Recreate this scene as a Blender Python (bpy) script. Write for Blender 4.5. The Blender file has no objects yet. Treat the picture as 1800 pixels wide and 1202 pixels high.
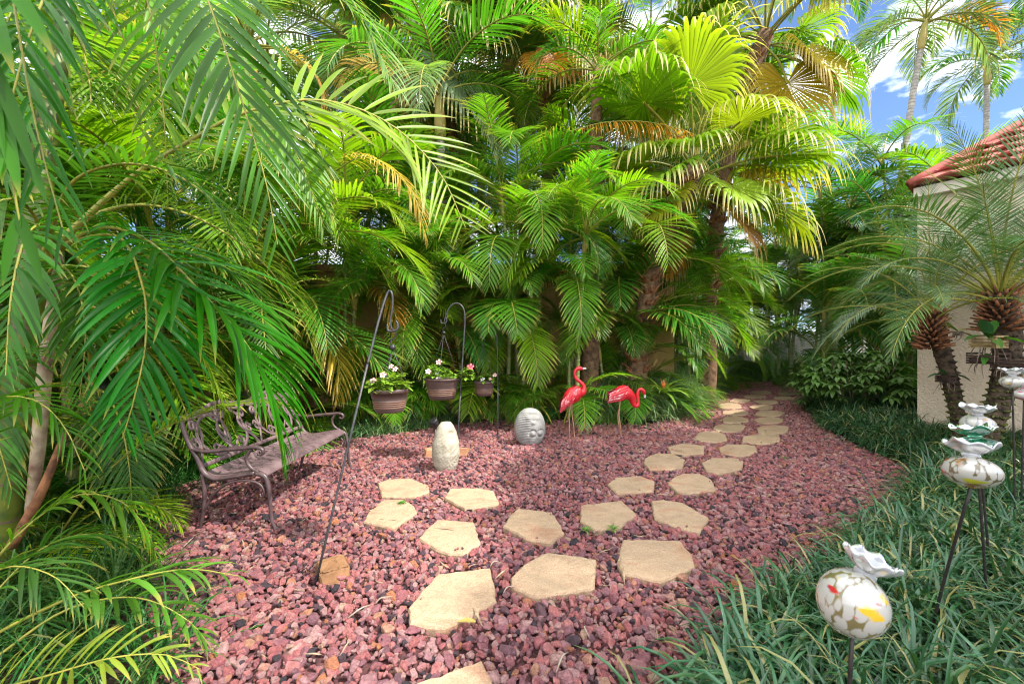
import bpy, bmesh, math, random
import numpy as np
from mathutils import Vector, Matrix

# ------------------------------------------------------------------ camera, sky, sun, exposure
scene = bpy.context.scene
COL = scene.collection
CAM_H = 1.4
F = 720.0            # focal length in photo pixels (1800 wide)
R = math.radians

cam_d = bpy.data.cameras.new("camera")
cam_d.sensor_width = 36.0
cam_d.lens = 36.0 * F / 1800.0
cam_d.clip_start = 0.02
cam_d.clip_end = 3000.0
cam_d.dof.use_dof = True
cam_d.dof.focus_distance = 4.5
cam_d.dof.aperture_fstop = 5.6
cam = bpy.data.objects.new("camera", cam_d)
cam.location = (0, 0, CAM_H)
cam.rotation_euler = (R(90), 0, 0)
COL.objects.link(cam)
scene.camera = cam

SUN_AZ = R(112)      # clockwise from +Y
SUN_EL = R(52)
SKY_STRENGTH = 0.12
SUN_STRENGTH = 3.0
EXPOSURE = 1.46

world = bpy.data.worlds.new("World")
scene.world = world
world.use_nodes = True
wn, wl = world.node_tree.nodes, world.node_tree.links
wn.clear()
w_out = wn.new("ShaderNodeOutputWorld")
w_bg = wn.new("ShaderNodeBackground")
w_sky = wn.new("ShaderNodeTexSky")
w_sky.sky_type = 'NISHITA'
w_sky.sun_disc = False
w_sky.sun_elevation = SUN_EL
w_sky.sun_rotation = SUN_AZ
w_sky.air_density = 0.78
w_sky.dust_density = 0.3
w_sky.ozone_density = 4.0
w_sky.altitude = 2500
w_tc = wn.new("ShaderNodeTexCoord")
w_map = wn.new("ShaderNodeMapping")
w_map.inputs["Scale"].default_value = (1.0, 1.0, 2.2)
w_map.inputs["Location"].default_value = (0.35, 0.1, 0.2)
w_noise = wn.new("ShaderNodeTexNoise")
w_noise.inputs["Scale"].default_value = 4.6
w_noise.inputs["Detail"].default_value = 8.0
w_noise.inputs["Roughness"].default_value = 0.56
w_ramp = wn.new("ShaderNodeValToRGB")
w_ramp.color_ramp.elements[0].position = 0.485
w_ramp.color_ramp.elements[1].position = 0.64
w_mix = wn.new("ShaderNodeMix"); w_mix.data_type = 'RGBA'
w_mix.inputs["B"].default_value = (11.5, 11.6, 11.8, 1)
wl.new(w_tc.outputs["Generated"], w_map.inputs["Vector"])
wl.new(w_map.outputs["Vector"], w_noise.inputs["Vector"])
# extra unseen cloud added overhead and behind the camera for white fill light
w_sep = wn.new("ShaderNodeSeparateXYZ"); wl.new(w_tc.outputs["Generated"], w_sep.inputs[0])
w_dir = wn.new("ShaderNodeVectorMath"); w_dir.operation = 'DOT_PRODUCT'; w_dir.inputs[1].default_value = (-0.25, -0.6, 0.75)
wl.new(w_tc.outputs["Generated"], w_dir.inputs[0])
w_mr = wn.new("ShaderNodeMapRange"); w_mr.inputs["From Min"].default_value = 0.05; w_mr.inputs["From Max"].default_value = 0.75; w_mr.inputs["To Max"].default_value = 0.17
wl.new(w_dir.outputs["Value"], w_mr.inputs["Value"])
w_add = wn.new("ShaderNodeMath"); w_add.operation = 'ADD'
wl.new(w_noise.outputs["Fac"], w_add.inputs[0]); wl.new(w_mr.outputs["Result"], w_add.inputs[1]); wl.new(w_add.outputs[0], w_ramp.inputs["Fac"])
wl.new(w_ramp.outputs["Color"], w_mix.inputs["Factor"])
wl.new(w_sky.outputs["Color"], w_mix.inputs["A"])
wl.new(w_mix.outputs["Result"], w_bg.inputs["Color"])
w_bg.inputs["Strength"].default_value = SKY_STRENGTH
wl.new(w_bg.outputs["Background"], w_out.inputs["Surface"])

sun_d = bpy.data.lights.new("sun", 'SUN')
sun_d.energy = SUN_STRENGTH
sun_d.angle = R(0.6)
sun_d.color = (1.0, 0.95, 0.86)
sun = bpy.data.objects.new("sun", sun_d)
sdir = Vector((math.sin(SUN_AZ) * math.cos(SUN_EL), math.cos(SUN_AZ) * math.cos(SUN_EL), math.sin(SUN_EL)))
sun.rotation_euler = sdir.to_track_quat('Z', 'Y').to_euler()
sun.location = (8, -4, 14)
COL.objects.link(sun)

vs = scene.view_settings
vs.view_transform = 'Standard'
vs.look = 'None'
vs.gamma = 1.0
vs.exposure = EXPOSURE
scene.cycles.use_denoising = True
scene.cycles.denoiser = 'OPENIMAGEDENOISE'
scene.cycles.denoising_input_passes = 'RGB_ALBEDO_NORMAL'
scene.cycles.denoising_prefilter = 'ACCURATE'
scene.cycles.filter_width = 1.15
scene.cycles.use_adaptive_sampling = False
scene.cycles.max_bounces = 8
scene.cycles.diffuse_bounces = 6
scene.cycles.glossy_bounces = 3
scene.cycles.transmission_bounces = 5
scene.cycles.transparent_max_bounces = 6
scene.cycles.sample_clamp_indirect = 6.0

# ------------------------------------------------------------------ helpers
def gp(px, py, z=0.0):
    """the ground point that the photo shows at this pixel"""
    Y = F * (CAM_H - z) / (py - 601.0)
    return Vector(((px - 900.0) / F * Y, Y, z))

def at(px, py, Y):
    """the point at distance Y that the photo shows at this pixel"""
    return Vector(((px - 900.0) / F * Y, Y, CAM_H - (py - 601.0) / F * Y))

def tag(o, label=None, cat=None, group=None, kind=None):
    if label: o['label'] = label
    if cat: o['category'] = cat
    if group: o['group'] = group
    if kind: o['kind'] = kind
    return o

def empty(name, loc=(0, 0, 0), rz=0.0, label=None, cat=None, group=None):
    o = bpy.data.objects.new(name, None)
    o.empty_display_size = 0.2
    o.location = loc
    o.rotation_euler = (0, 0, rz)
    COL.objects.link(o)
    return tag(o, label, cat, group)

def link(name, me, parent=None, loc=(0, 0, 0), rz=0.0, sc=1.0, color=None):
    o = bpy.data.objects.new(name, me)
    o.location = loc
    o.rotation_euler = (0, 0, rz)
    o.scale = (sc, sc, sc)
    if color is not None:
        o.color = (color[0], color[1], color[2], 1.0)
    o.parent = parent
    COL.objects.link(o)
    return o

def spline(pts, n):
    """Catmull-Rom through pts, n samples evenly spaced by arc length"""
    P = np.array([list(p) for p in pts], float)
    if len(P) == 2:
        return P[0] + (P[1] - P[0]) * np.linspace(0, 1, n)[:, None]
    A = np.vstack([2 * P[0] - P[1], P, 2 * P[-1] - P[-2]])
    out = []
    for i in range(1, len(A) - 2):
        for t in np.linspace(0, 1, 24, endpoint=False):
            p0, p1, p2, p3 = A[i - 1], A[i], A[i + 1], A[i + 2]
            out.append(0.5 * (2 * p1 + (p2 - p0) * t + (2 * p0 - 5 * p1 + 4 * p2 - p3) * t * t + (3 * p1 - p0 - 3 * p2 + p3) * t ** 3))
    out.append(A[-2])
    D = np.array(out)
    s = np.concatenate([[0], np.cumsum(np.linalg.norm(np.diff(D, axis=0), axis=1))])
    q = np.linspace(0, s[-1], n)
    return np.stack([np.interp(q, s, D[:, k]) for k in range(3)], 1)

def nrm(a):
    return a / np.maximum(np.linalg.norm(a, axis=-1, keepdims=True), 1e-9)

class MB:
    """collects shapes into one mesh object"""
    def __init__(self):
        self.v, self.f, self.m, self.along = [], [], [], []
    def _put(self, vs_, fs_, mi=0, al=None):
        o = len(self.v)
        self.v.extend([tuple(map(float, p)) for p in vs_])
        self.along.extend(al if al is not None else [0.0] * len(vs_))
        self.f.extend([tuple(o + i for i in f) for f in fs_])
        self.m.extend([mi] * len(fs_))
    def tube(self, pts, r, sides=8, n=None, flat=1.0, up=(0, 0, 1), mi=0, caps=True, rough=0.0, rng=None):
        P = spline(pts, n) if n else np.array([list(p) for p in pts], float)
        k = len(P)
        rr = np.interp(np.linspace(0, 1, k), np.linspace(0, 1, len(r)), r) if hasattr(r, '__len__') else np.full(k, float(r))
        T = nrm(np.gradient(P, axis=0))
        N = np.zeros_like(P)
        u = np.array(up, float)
        if abs(np.dot(u, T[0])) > 0.95: u = np.array((1.0, 0, 0))
        nn = u - np.dot(u, T[0]) * T[0]
        for i in range(k):
            nn = nn - np.dot(nn, T[i]) * T[i]
            nn = nn / max(np.linalg.norm(nn), 1e-9)
            N[i] = nn
        B = np.cross(T, N)
        s = np.concatenate([[0], np.cumsum(np.linalg.norm(np.diff(P, axis=0), axis=1))])
        vs_, al = [], []
        for i in range(k):
            for j in range(sides):
                a = 2 * math.pi * j / sides
                q = rr[i]
                if rough and rng: q *= 1 + rng.uniform(-rough, rough)
                vs_.append(P[i] + N[i] * math.cos(a) * q * flat + B[i] * math.sin(a) * q)
                al.append(s[i])
        fs_ = []
        for i in range(k - 1):
            for j in range(sides):
                a, b = i * sides + j, i * sides + (j + 1) % sides
                fs_.append((a, b, b + sides, a + sides))
        if caps:
            fs_.append(tuple(range(sides - 1, -1, -1)))
            fs_.append(tuple((k - 1) * sides + j for j in range(sides)))
        self._put(vs_, fs_, mi, al)
        return self
    def lathe(self, prof, sides=32, mi=0, wob=None, center=(0, 0, 0)):
        vs_, fs_ = [], []
        for i, (r, z) in enumerate(prof):
            for j in range(sides):
                a = 2 * math.pi * j / sides
                q, zz = (r, z) if wob is None else wob(i, a, r, z)
                vs_.append((center[0] + q * math.cos(a), center[1] + q * math.sin(a), center[2] + zz))
        for i in range(len(prof) - 1):
            for j in range(sides):
                a, b = i * sides + j, i * sides + (j + 1) % sides
                fs_.append((a, b, b + sides, a + sides))
        self._put(vs_, fs_, mi)
        return self
    def box(self, c, s, rz=0.0, mi=0):
        cx, cy, cz = c
        co, si = math.cos(rz), math.sin(rz)
        vs_ = []
        for dz in (-1, 1):
            for dx, dy in ((-1, -1), (1, -1), (1, 1), (-1, 1)):
                x, y = dx * s[0] / 2, dy * s[1] / 2
                vs_.append((cx + x * co - y * si, cy + x * si + y * co, cz + dz * s[2] / 2))
        self._put(vs_, [(3, 2, 1, 0), (4, 5, 6, 7), (0, 1, 5, 4), (1, 2, 6, 5), (2, 3, 7, 6), (3, 0, 4, 7)], mi)
        return self
    def poly(self, pts, mi=0):
        self._put(pts, [tuple(range(len(pts)))], mi)
        return self
    def build(self, name, mat, parent=None, loc=(0, 0, 0), rz=0.0, smooth=True, color=None):
        me = bpy.data.meshes.new(name)
        me.from_pydata(self.v, [], self.f)
        for m in (mat if isinstance(mat, (list, tuple)) else [mat]):
            me.materials.append(m)
        me.polygons.foreach_set("material_index", self.m)
        me.polygons.foreach_set("use_smooth", [smooth] * len(self.f))
        if any(self.along):
            a = me.attributes.new("along", 'FLOAT', 'POINT')
            a.data.foreach_set("value", self.along)
        me.update()
        return link(name, me, parent, loc, rz, 1.0, color)

# ------------------------------------------------------------------ materials
def new_mat(name):
    m = bpy.data.materials.new(name)
    m.use_nodes = True
    n, l = m.node_tree.nodes, m.node_tree.links
    p = n["Principled BSDF"]
    return m, n, l, p

def noise_mat(name, c1, c2, scale=8, rough=0.7, bump=0.3, bscale=None, detail=6, spec=0.4, dist=0.01, metallic=0.0, lo=0.35, hi=0.65):
    m, n, l, p = new_mat(name)
    tc = n.new("ShaderNodeTexCoord")
    a = n.new("ShaderNodeTexNoise"); a.inputs["Scale"].default_value = scale; a.inputs["Detail"].default_value = detail
    r = n.new("ShaderNodeValToRGB")
    r.color_ramp.elements[0].position = lo; r.color_ramp.elements[0].color = (*c1, 1)
    r.color_ramp.elements[1].position = hi; r.color_ramp.elements[1].color = (*c2, 1)
    l.new(tc.outputs["Object"], a.inputs["Vector"]); l.new(a.outputs["Fac"], r.inputs["Fac"]); l.new(r.outputs["Color"], p.inputs["Base Color"])
    p.inputs["Roughness"].default_value = rough
    p.inputs["Specular IOR Level"].default_value = spec
    p.inputs["Metallic"].default_value = metallic
    if bump:
        b = n.new("ShaderNodeTexNoise"); b.inputs["Scale"].default_value = bscale or scale * 6; b.inputs["Detail"].default_value = 8
        bp = n.new("ShaderNodeBump"); bp.inputs["Strength"].default_value = bump; bp.inputs["Distance"].default_value = dist
        l.new(tc.outputs["Object"], b.inputs["Vector"]); l.new(b.outputs["Fac"], bp.inputs["Height"]); l.new(bp.outputs["Normal"], p.inputs["Normal"])
    return m

def leaf_mat(name, fixed=None, transl=0.46, rough=0.36, tip=(0.45, 0.33, 0.08), tip_at=0.83, tip_amt=0.7, spec=0.32, hue=0.02):
    """leaf shader: the object's own colour (or a fixed one), varied per leaf, dry tips, light shining through"""
    m, n, l, p = new_mat(name)
    oi = n.new("ShaderNodeObjectInfo")
    at_ = n.new("ShaderNodeAttribute"); at_.attribute_name = "lf"
    sep = n.new("ShaderNodeSeparateColor"); l.new(at_.outputs["Color"], sep.inputs["Color"])
    hsv = n.new("ShaderNodeHueSaturation")
    if fixed: hsv.inputs["Color"].default_value = (*fixed, 1)
    else: l.new(oi.outputs["Color"], hsv.inputs["Color"])
    mv = n.new("ShaderNodeMapRange"); mv.inputs["To Min"].default_value = 0.62; mv.inputs["To Max"].default_value = 1.38
    l.new(sep.outputs["Green"], mv.inputs["Value"])
    mh = n.new("ShaderNodeMapRange"); mh.inputs["To Min"].default_value = 0.5 - hue; mh.inputs["To Max"].default_value = 0.5 + hue
    l.new(oi.outputs["Random"], mh.inputs["Value"])
    l.new(mv.outputs["Result"], hsv.inputs["Value"]); l.new(mh.outputs["Result"], hsv.inputs["Hue"])
    mt = n.new("ShaderNodeMapRange"); mt.inputs["From Min"].default_value = tip_at - 0.08; mt.inputs["From Max"].default_value = tip_at + 0.1
    mt.inputs["To Max"].default_value = tip_amt
    # the dry part starts at a different place on every leaf
    ad = n.new("ShaderNodeMath"); ad.operation = 'MULTIPLY_ADD'; ad.inputs[1].default_value = 0.22; ad.inputs[2].default_value = -0.13
    l.new(sep.outputs["Green"], ad.inputs[0])
    ad2 = n.new("ShaderNodeMath"); ad2.operation = 'ADD'; l.new(sep.outputs["Red"], ad2.inputs[0]); l.new(ad.outputs[0], ad2.inputs[1])
    l.new(ad2.outputs[0], mt.inputs["Value"])
    mx = n.new("ShaderNodeMix"); mx.data_type = 'RGBA'
    l.new(mt.outputs["Result"], mx.inputs["Factor"]); l.new(hsv.outputs["Color"], mx.inputs["A"]); mx.inputs["B"].default_value = (*tip, 1)
    l.new(mx.outputs["Result"], p.inputs["Base Color"])
    p.inputs["Roughness"].default_value = rough
    p.inputs["Specular IOR Level"].default_value = spec
    tr = n.new("ShaderNodeBsdfTranslucent")
    mul = n.new("ShaderNodeMix"); mul.data_type = 'RGBA'; mul.blend_type = 'MULTIPLY'; mul.inputs["Factor"].default_value = 1.0
    mul.inputs["B"].default_value = (1.45, 1.5, 0.5, 1)
    l.new(mx.outputs["Result"], mul.inputs["A"]); l.new(mul.outputs["Result"], tr.inputs["Color"])
    ms = n.new("ShaderNodeMixShader"); ms.inputs["Fac"].default_value = transl
    l.new(p.outputs["BSDF"], ms.inputs[1]); l.new(tr.outputs["BSDF"], ms.inputs[2])
    l.new(ms.outputs["Shader"], n["Material Output"].inputs["Surface"])
    return m

def cane_mat(name, c1, c2, ring, spacing=0.11, ringw=0.12):
    m, n, l, p = new_mat(name)
    at_ = n.new("ShaderNodeAttribute"); at_.attribute_name = "along"
    tc = n.new("ShaderNodeTexCoord")
    no = n.new("ShaderNodeTexNoise"); no.inputs["Scale"].default_value = 9; no.inputs["Detail"].default_value = 6
    l.new(tc.outputs["Object"], no.inputs["Vector"])
    rp = n.new("ShaderNodeValToRGB")
    rp.color_ramp.elements[0].position = 0.35; rp.color_ramp.elements[0].color = (*c1, 1)
    rp.color_ramp.elements[1].position = 0.68; rp.color_ramp.elements[1].color = (*c2, 1)
    l.new(no.outputs["Fac"], rp.inputs["Fac"])
    jit = n.new("ShaderNodeMath"); jit.operation = 'MULTIPLY_ADD'; jit.inputs[1].default_value = 0.06
    l.new(no.outputs["Fac"], jit.inputs[0]); l.new(at_.outputs["Fac"], jit.inputs[2])
    md = n.new("ShaderNodeMath"); md.operation = 'MODULO'; md.inputs[1].default_value = spacing
    l.new(jit.outputs[0], md.inputs[0])
    lt = n.new("ShaderNodeMath"); lt.operation = 'LESS_THAN'; lt.inputs[1].default_value = spacing * ringw
    l.new(md.outputs[0], lt.inputs[0])
    mx = n.new("ShaderNodeMix"); mx.data_type = 'RGBA'; mx.inputs["B"].default_value = (*ring, 1)
    l.new(lt.outputs[0], mx.inputs["Factor"]); l.new(rp.outputs["Color"], mx.inputs["A"])
    l.new(mx.outputs["Result"], p.inputs["Base Color"])
    bp = n.new("ShaderNodeBump"); bp.inputs["Strength"].default_value = 0.5; bp.inputs["Distance"].default_value = 0.006
    l.new(lt.outputs[0], bp.inputs["Height"]); l.new(bp.outputs["Normal"], p.inputs["Normal"])
    p.inputs["Roughness"].default_value = 0.5
    return m

M = {}
M['leaf'] = leaf_mat("palm leaf")
M['leaf_sheen'] = leaf_mat("glossy palm leaf", transl=0.46, rough=0.33, spec=0.26, tip_at=0.95)
M['leaf_dry'] = leaf_mat("palm leaf with dry tips", tip=(0.62, 0.42, 0.16), tip_at=0.72, tip_amt=0.85)
M['leaf_fan'] = leaf_mat("fan palm leaf", tip=(0.66, 0.53, 0.25), tip_at=0.76, tip_amt=0.9, transl=0.42, rough=0.42)
M['leaf_blue'] = leaf_mat("date palm leaf", tip=(0.3, 0.3, 0.15), tip_at=0.97, tip_amt=0.4, transl=0.25, rough=0.4)
M['leaf_gloss'] = leaf_mat("glossy shrub leaf", tip=(0.10, 0.22, 0.03), tip_at=1.2, tip_amt=0.0, transl=0.22, rough=0.3)
M['grass'] = leaf_mat("mondo grass blade", fixed=(0.033, 0.108, 0.038), transl=0.20, rough=0.30, tip=(0.40, 0.33, 0.12), tip_at=0.97, tip_amt=0.6, spec=0.6, hue=0.03)
M['grass_mid'] = leaf_mat("mid green liriope blade", fixed=(0.05, 0.145, 0.028), transl=0.25, rough=0.36, tip=(0.4, 0.36, 0.14), tip_at=0.98, tip_amt=0.6, hue=0.03)  # darker green than the other liriope, for the left bed
M['grass_light'] = leaf_mat("liriope blade", fixed=(0.14, 0.25, 0.095), transl=0.25, rough=0.36, tip=(0.4, 0.36, 0.14), tip_at=0.98, tip_amt=0.6, hue=0.03)
M['cane'] = cane_mat("areca cane", (0.12, 0.17, 0.035), (0.26, 0.26, 0.09), (0.36, 0.31, 0.19), 0.13)
M['cane_yellow'] = cane_mat("yellow crownshaft", (0.30, 0.27, 0.05), (0.42, 0.27, 0.09), (0.4, 0.28, 0.15), 0.3, 0.03)
M['cane_big'] = cane_mat("thick green ringed cane", (0.022, 0.055, 0.006), (0.15, 0.17, 0.012), (0.12, 0.075, 0.045), 0.21, 0.06)
M['cane_grey'] = cane_mat("grey ringed trunk", (0.20, 0.18, 0.155), (0.36, 0.335, 0.30), (0.13, 0.115, 0.10), 0.10, 0.16)
M['sheath'] = noise_mat("dry leaf sheath", (0.13, 0.055, 0.035), (0.46, 0.37, 0.25), 9, 0.6, 0.5, 40)
M['brown_trunk'] = noise_mat("brown fibrous trunk", (0.085, 0.05, 0.03), (0.25, 0.14, 0.075), 14, 0.9, 0.8, 50)
M['boot'] = noise_mat("palm boot", (0.09, 0.035, 0.018), (0.36, 0.15, 0.065), 16, 0.8, 0.5, 60)
M['date_trunk'] = noise_mat("date palm trunk", (0.022, 0.015, 0.010), (0.10, 0.07, 0.045), 18, 0.95, 0.8, 60)
M['moss_trunk'] = noise_mat("mossy date trunk", (0.035, 0.035, 0.010), (0.12, 0.13, 0.03), 22, 0.95, 0.8, 60)
M['petiole'] = noise_mat("petiole", (0.20, 0.22, 0.03), (0.34, 0.30, 0.05), 10, 0.45, 0)
M['soil'] = noise_mat("soil", (0.035, 0.022, 0.014), (0.10, 0.062, 0.038), 6, 0.95, 0.7, 40, dist=0.03)
M['soil_pale'] = noise_mat("mulch soil", (0.10, 0.05, 0.032), (0.21, 0.12, 0.075), 9, 0.95, 0.8, 45, dist=0.03)
M['bed'] = noise_mat("gravel underlay", (0.045, 0.016, 0.018), (0.13, 0.05, 0.05), 30, 0.95, 0.8, 60, dist=0.02)
M['iron'] = noise_mat("dark iron", (0.028, 0.028, 0.033), (0.06, 0.058, 0.062), 30, 0.45, 0.1, spec=0.5)
M['bench'] = noise_mat("bronze painted cast aluminium", (0.052, 0.029, 0.031), (0.105, 0.063, 0.066), 14, 0.42, 0.12, 90, spec=0.55)
M['bench_seat'] = noise_mat("dusty bronze seat", (0.125, 0.078, 0.085), (0.19, 0.125, 0.132), 9, 0.5, 0.15, 120, spec=0.4)
M['pot'] = noise_mat("brown plastic pot", (0.072, 0.046, 0.042), (0.115, 0.073, 0.066), 4, 0.38, 0.0, spec=0.5)
M['pot_rib'] = noise_mat("rubbed pot rib", (0.15, 0.082, 0.06), (0.24, 0.14, 0.10), 6, 0.45, 0.0)
M['petal'] = noise_mat("pink petal", (0.80, 0.36, 0.38), (0.85, 0.55, 0.53), 20, 0.6, 0)
M['petal_dark'] = noise_mat("rose petal", (0.65, 0.05, 0.10), (0.75, 0.20, 0.22), 20, 0.6, 0)
M['petal_white'] = noise_mat("white petal", (0.75, 0.74, 0.72), (0.85, 0.84, 0.82), 20, 0.6, 0)
M['eye'] = noise_mat("flower eye", (0.5, 0.02, 0.05), (0.55, 0.03, 0.06), 20, 0.6, 0)
M['stone_tan'] = noise_mat("tan carved stone", (0.29, 0.255, 0.19), (0.42, 0.385, 0.31), 9, 0.9, 0.7, 46, dist=0.008)
M['stone_grey'] = noise_mat("grey cast stone", (0.20, 0.195, 0.185), (0.32, 0.31, 0.295), 10, 0.9, 0.6, 60, dist=0.006)
M['sandstone'] = noise_mat("rough sandstone", (0.16, 0.078, 0.035), (0.30, 0.155, 0.075), 7, 0.9, 0.6, 34, dist=0.01)
M['brick'] = noise_mat("red tan brick", (0.40, 0.17, 0.085), (0.54, 0.30, 0.17), 9, 0.9, 0.5, 50)
M['flam'] = noise_mat("flamingo red paint", (0.50, 0.008, 0.020), (0.62, 0.022, 0.032), 14, 0.32, 0.1, 80, spec=0.6)
M['flam_pale'] = noise_mat("flamingo pale pink paint", (0.58, 0.05, 0.075), (0.74, 0.30, 0.31), 22, 0.36, 0.1, 80, spec=0.6)
M['flam_dark'] = noise_mat("flamingo dark feather edge", (0.10, 0.008, 0.015), (0.30, 0.015, 0.03), 18, 0.4, 0, spec=0.5)
M['flam_leg'] = noise_mat("flamingo leg", (0.36, 0.17, 0.10), (0.5, 0.29, 0.19), 10, 0.5, 0)
M['beak'] = noise_mat("beak", (0.6, 0.55, 0.5), (0.72, 0.66, 0.6), 10, 0.4, 0)
M['black'] = noise_mat("black plastic", (0.012, 0.012, 0.013), (0.03, 0.03, 0.032), 10, 0.4, 0)
M['rod'] = noise_mat("black stake", (0.012, 0.011, 0.011), (0.03, 0.026, 0.024), 40, 0.5, 0)
M['stucco'] = noise_mat("beige stucco", (0.50, 0.405, 0.305), (0.62, 0.515, 0.40), 1.6, 0.92, 1.0, 38, dist=0.02)
M['tan_wall'] = noise_mat("ochre stucco", (0.46, 0.28, 0.12), (0.58, 0.37, 0.17), 2.5, 0.92, 0.5, 45, dist=0.01)
M['fascia'] = noise_mat("pale fascia", (0.5, 0.45, 0.38), (0.58, 0.52, 0.45), 3, 0.7, 0)
M['roof'] = noise_mat("terracotta roof tile", (0.24, 0.05, 0.04), (0.38, 0.10, 0.075), 5, 0.75, 0.3, 60)
M['fence'] = noise_mat("white fence board", (0.62, 0.58, 0.52), (0.74, 0.71, 0.66), 6, 0.7, 0.2)
M['wood_slat'] = noise_mat("weathered cedar slat", (0.20, 0.14, 0.06), (0.40, 0.30, 0.15), 12, 0.85, 0.4)
M['wood_dark'] = noise_mat("dark rotten slat", (0.022, 0.014, 0.011), (0.07, 0.04, 0.028), 16, 0.9, 0.5)
M['root'] = noise_mat("aerial root", (0.11, 0.075, 0.05), (0.25, 0.2, 0.16), 20, 0.8, 0)
M['litter'] = noise_mat("dry leaflet", (0.16, 0.10, 0.06), (0.40, 0.30, 0.19), 14, 0.8, 0)
M['twig'] = noise_mat("dry twig", (0.20, 0.14, 0.10), (0.38, 0.31, 0.26), 14, 0.9, 0.2)

def flag_mat():
    m, n, l, p = new_mat("tan flagstone")
    tc = n.new("ShaderNodeTexCoord"); oi = n.new("ShaderNodeObjectInfo")
    va = n.new("ShaderNodeVectorMath"); va.operation = 'MULTIPLY_ADD'; va.inputs[1].default_value = (1, 1, 1)
    cb = n.new("ShaderNodeCombineXYZ"); ml = n.new("ShaderNodeMath"); ml.operation = 'MULTIPLY'; ml.inputs[1].default_value = 40
    l.new(oi.outputs["Random"], ml.inputs[0]); l.new(ml.outputs[0], cb.inputs[0]); l.new(ml.outputs[0], cb.inputs[1])
    l.new(tc.outputs["Object"], va.inputs[0]); l.new(cb.outputs[0], va.inputs[2])
    mp = n.new("ShaderNodeMapping"); mp.inputs["Rotation"].default_value = (0, 0, 0.6); mp.inputs["Scale"].default_value = (2.4, 5.5, 3)
    l.new(va.outputs[0], mp.inputs["Vector"])
    a = n.new("ShaderNodeTexNoise"); a.inputs["Scale"].default_value = 1.1; a.inputs["Detail"].default_value = 5; a.inputs["Distortion"].default_value = 0.8
    l.new(mp.outputs[0], a.inputs["Vector"])
    r = n.new("ShaderNodeValToRGB")
    e = r.color_ramp.elements
    e[0].position = 0.30; e[0].color = (0.35, 0.235, 0.150, 1)
    e[1].position = 0.75; e[1].color = (0.34, 0.165, 0.10, 1)
    k = e.new(0.52); k.color = (0.40, 0.28, 0.18, 1)
    l.new(a.outputs["Fac"], r.inputs["Fac"])
    fine = n.new("ShaderNodeTexNoise"); fine.inputs["Scale"].default_value = 120; fine.inputs["Detail"].default_value = 4
    l.new(va.outputs[0], fine.inputs["Vector"])
    mr = n.new("ShaderNodeMapRange"); mr.inputs["From Min"].default_value = 0.3; mr.inputs["From Max"].default_value = 0.7; mr.inputs["To Min"].default_value = 0.72; mr.inputs["To Max"].default_value = 1.22
    l.new(fine.outputs["Fac"], mr.inputs["Value"])
    mu = n.new("ShaderNodeMix"); mu.data_type = 'RGBA'; mu.blend_type = 'MULTIPLY'; mu.inputs["Factor"].default_value = 1
    l.new(r.outputs["Color"], mu.inputs["A"]); l.new(mr.outputs["Result"], mu.inputs["B"])
    st = n.new("ShaderNodeTexNoise"); st.inputs["Scale"].default_value = 7; st.inputs["Detail"].default_value = 7; st.inputs["Roughness"].default_value = 0.7
    l.new(va.outputs[0], st.inputs["Vector"])
    sr = n.new("ShaderNodeMapRange"); sr.inputs["From Min"].default_value = 0.48; sr.inputs["From Max"].default_value = 0.72; sr.inputs["To Max"].default_value = 0.55
    l.new(st.outputs["Fac"], sr.inputs["Value"])
    m3 = n.new("ShaderNodeMix"); m3.data_type = 'RGBA'; m3.inputs["B"].default_value = (0.20, 0.13, 0.085, 1)
    l.new(sr.outputs["Result"], m3.inputs["Factor"]); l.new(mu.outputs["Result"], m3.inputs["A"])
    l.new(m3.outputs["Result"], p.inputs["Base Color"])
    b = n.new("ShaderNodeTexNoise"); b.inputs["Scale"].default_value = 40; b.inputs["Detail"].default_value = 10
    l.new(va.outputs[0], b.inputs["Vector"])
    bp = n.new("ShaderNodeBump"); bp.inputs["Strength"].default_value = 0.6; bp.inputs["Distance"].default_value = 0.01
    l.new(b.outputs["Fac"], bp.inputs["Height"]); l.new(bp.outputs["Normal"], p.inputs["Normal"])
    p.inputs["Roughness"].default_value = 0.9
    return m
M['flag'] = flag_mat()

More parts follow.
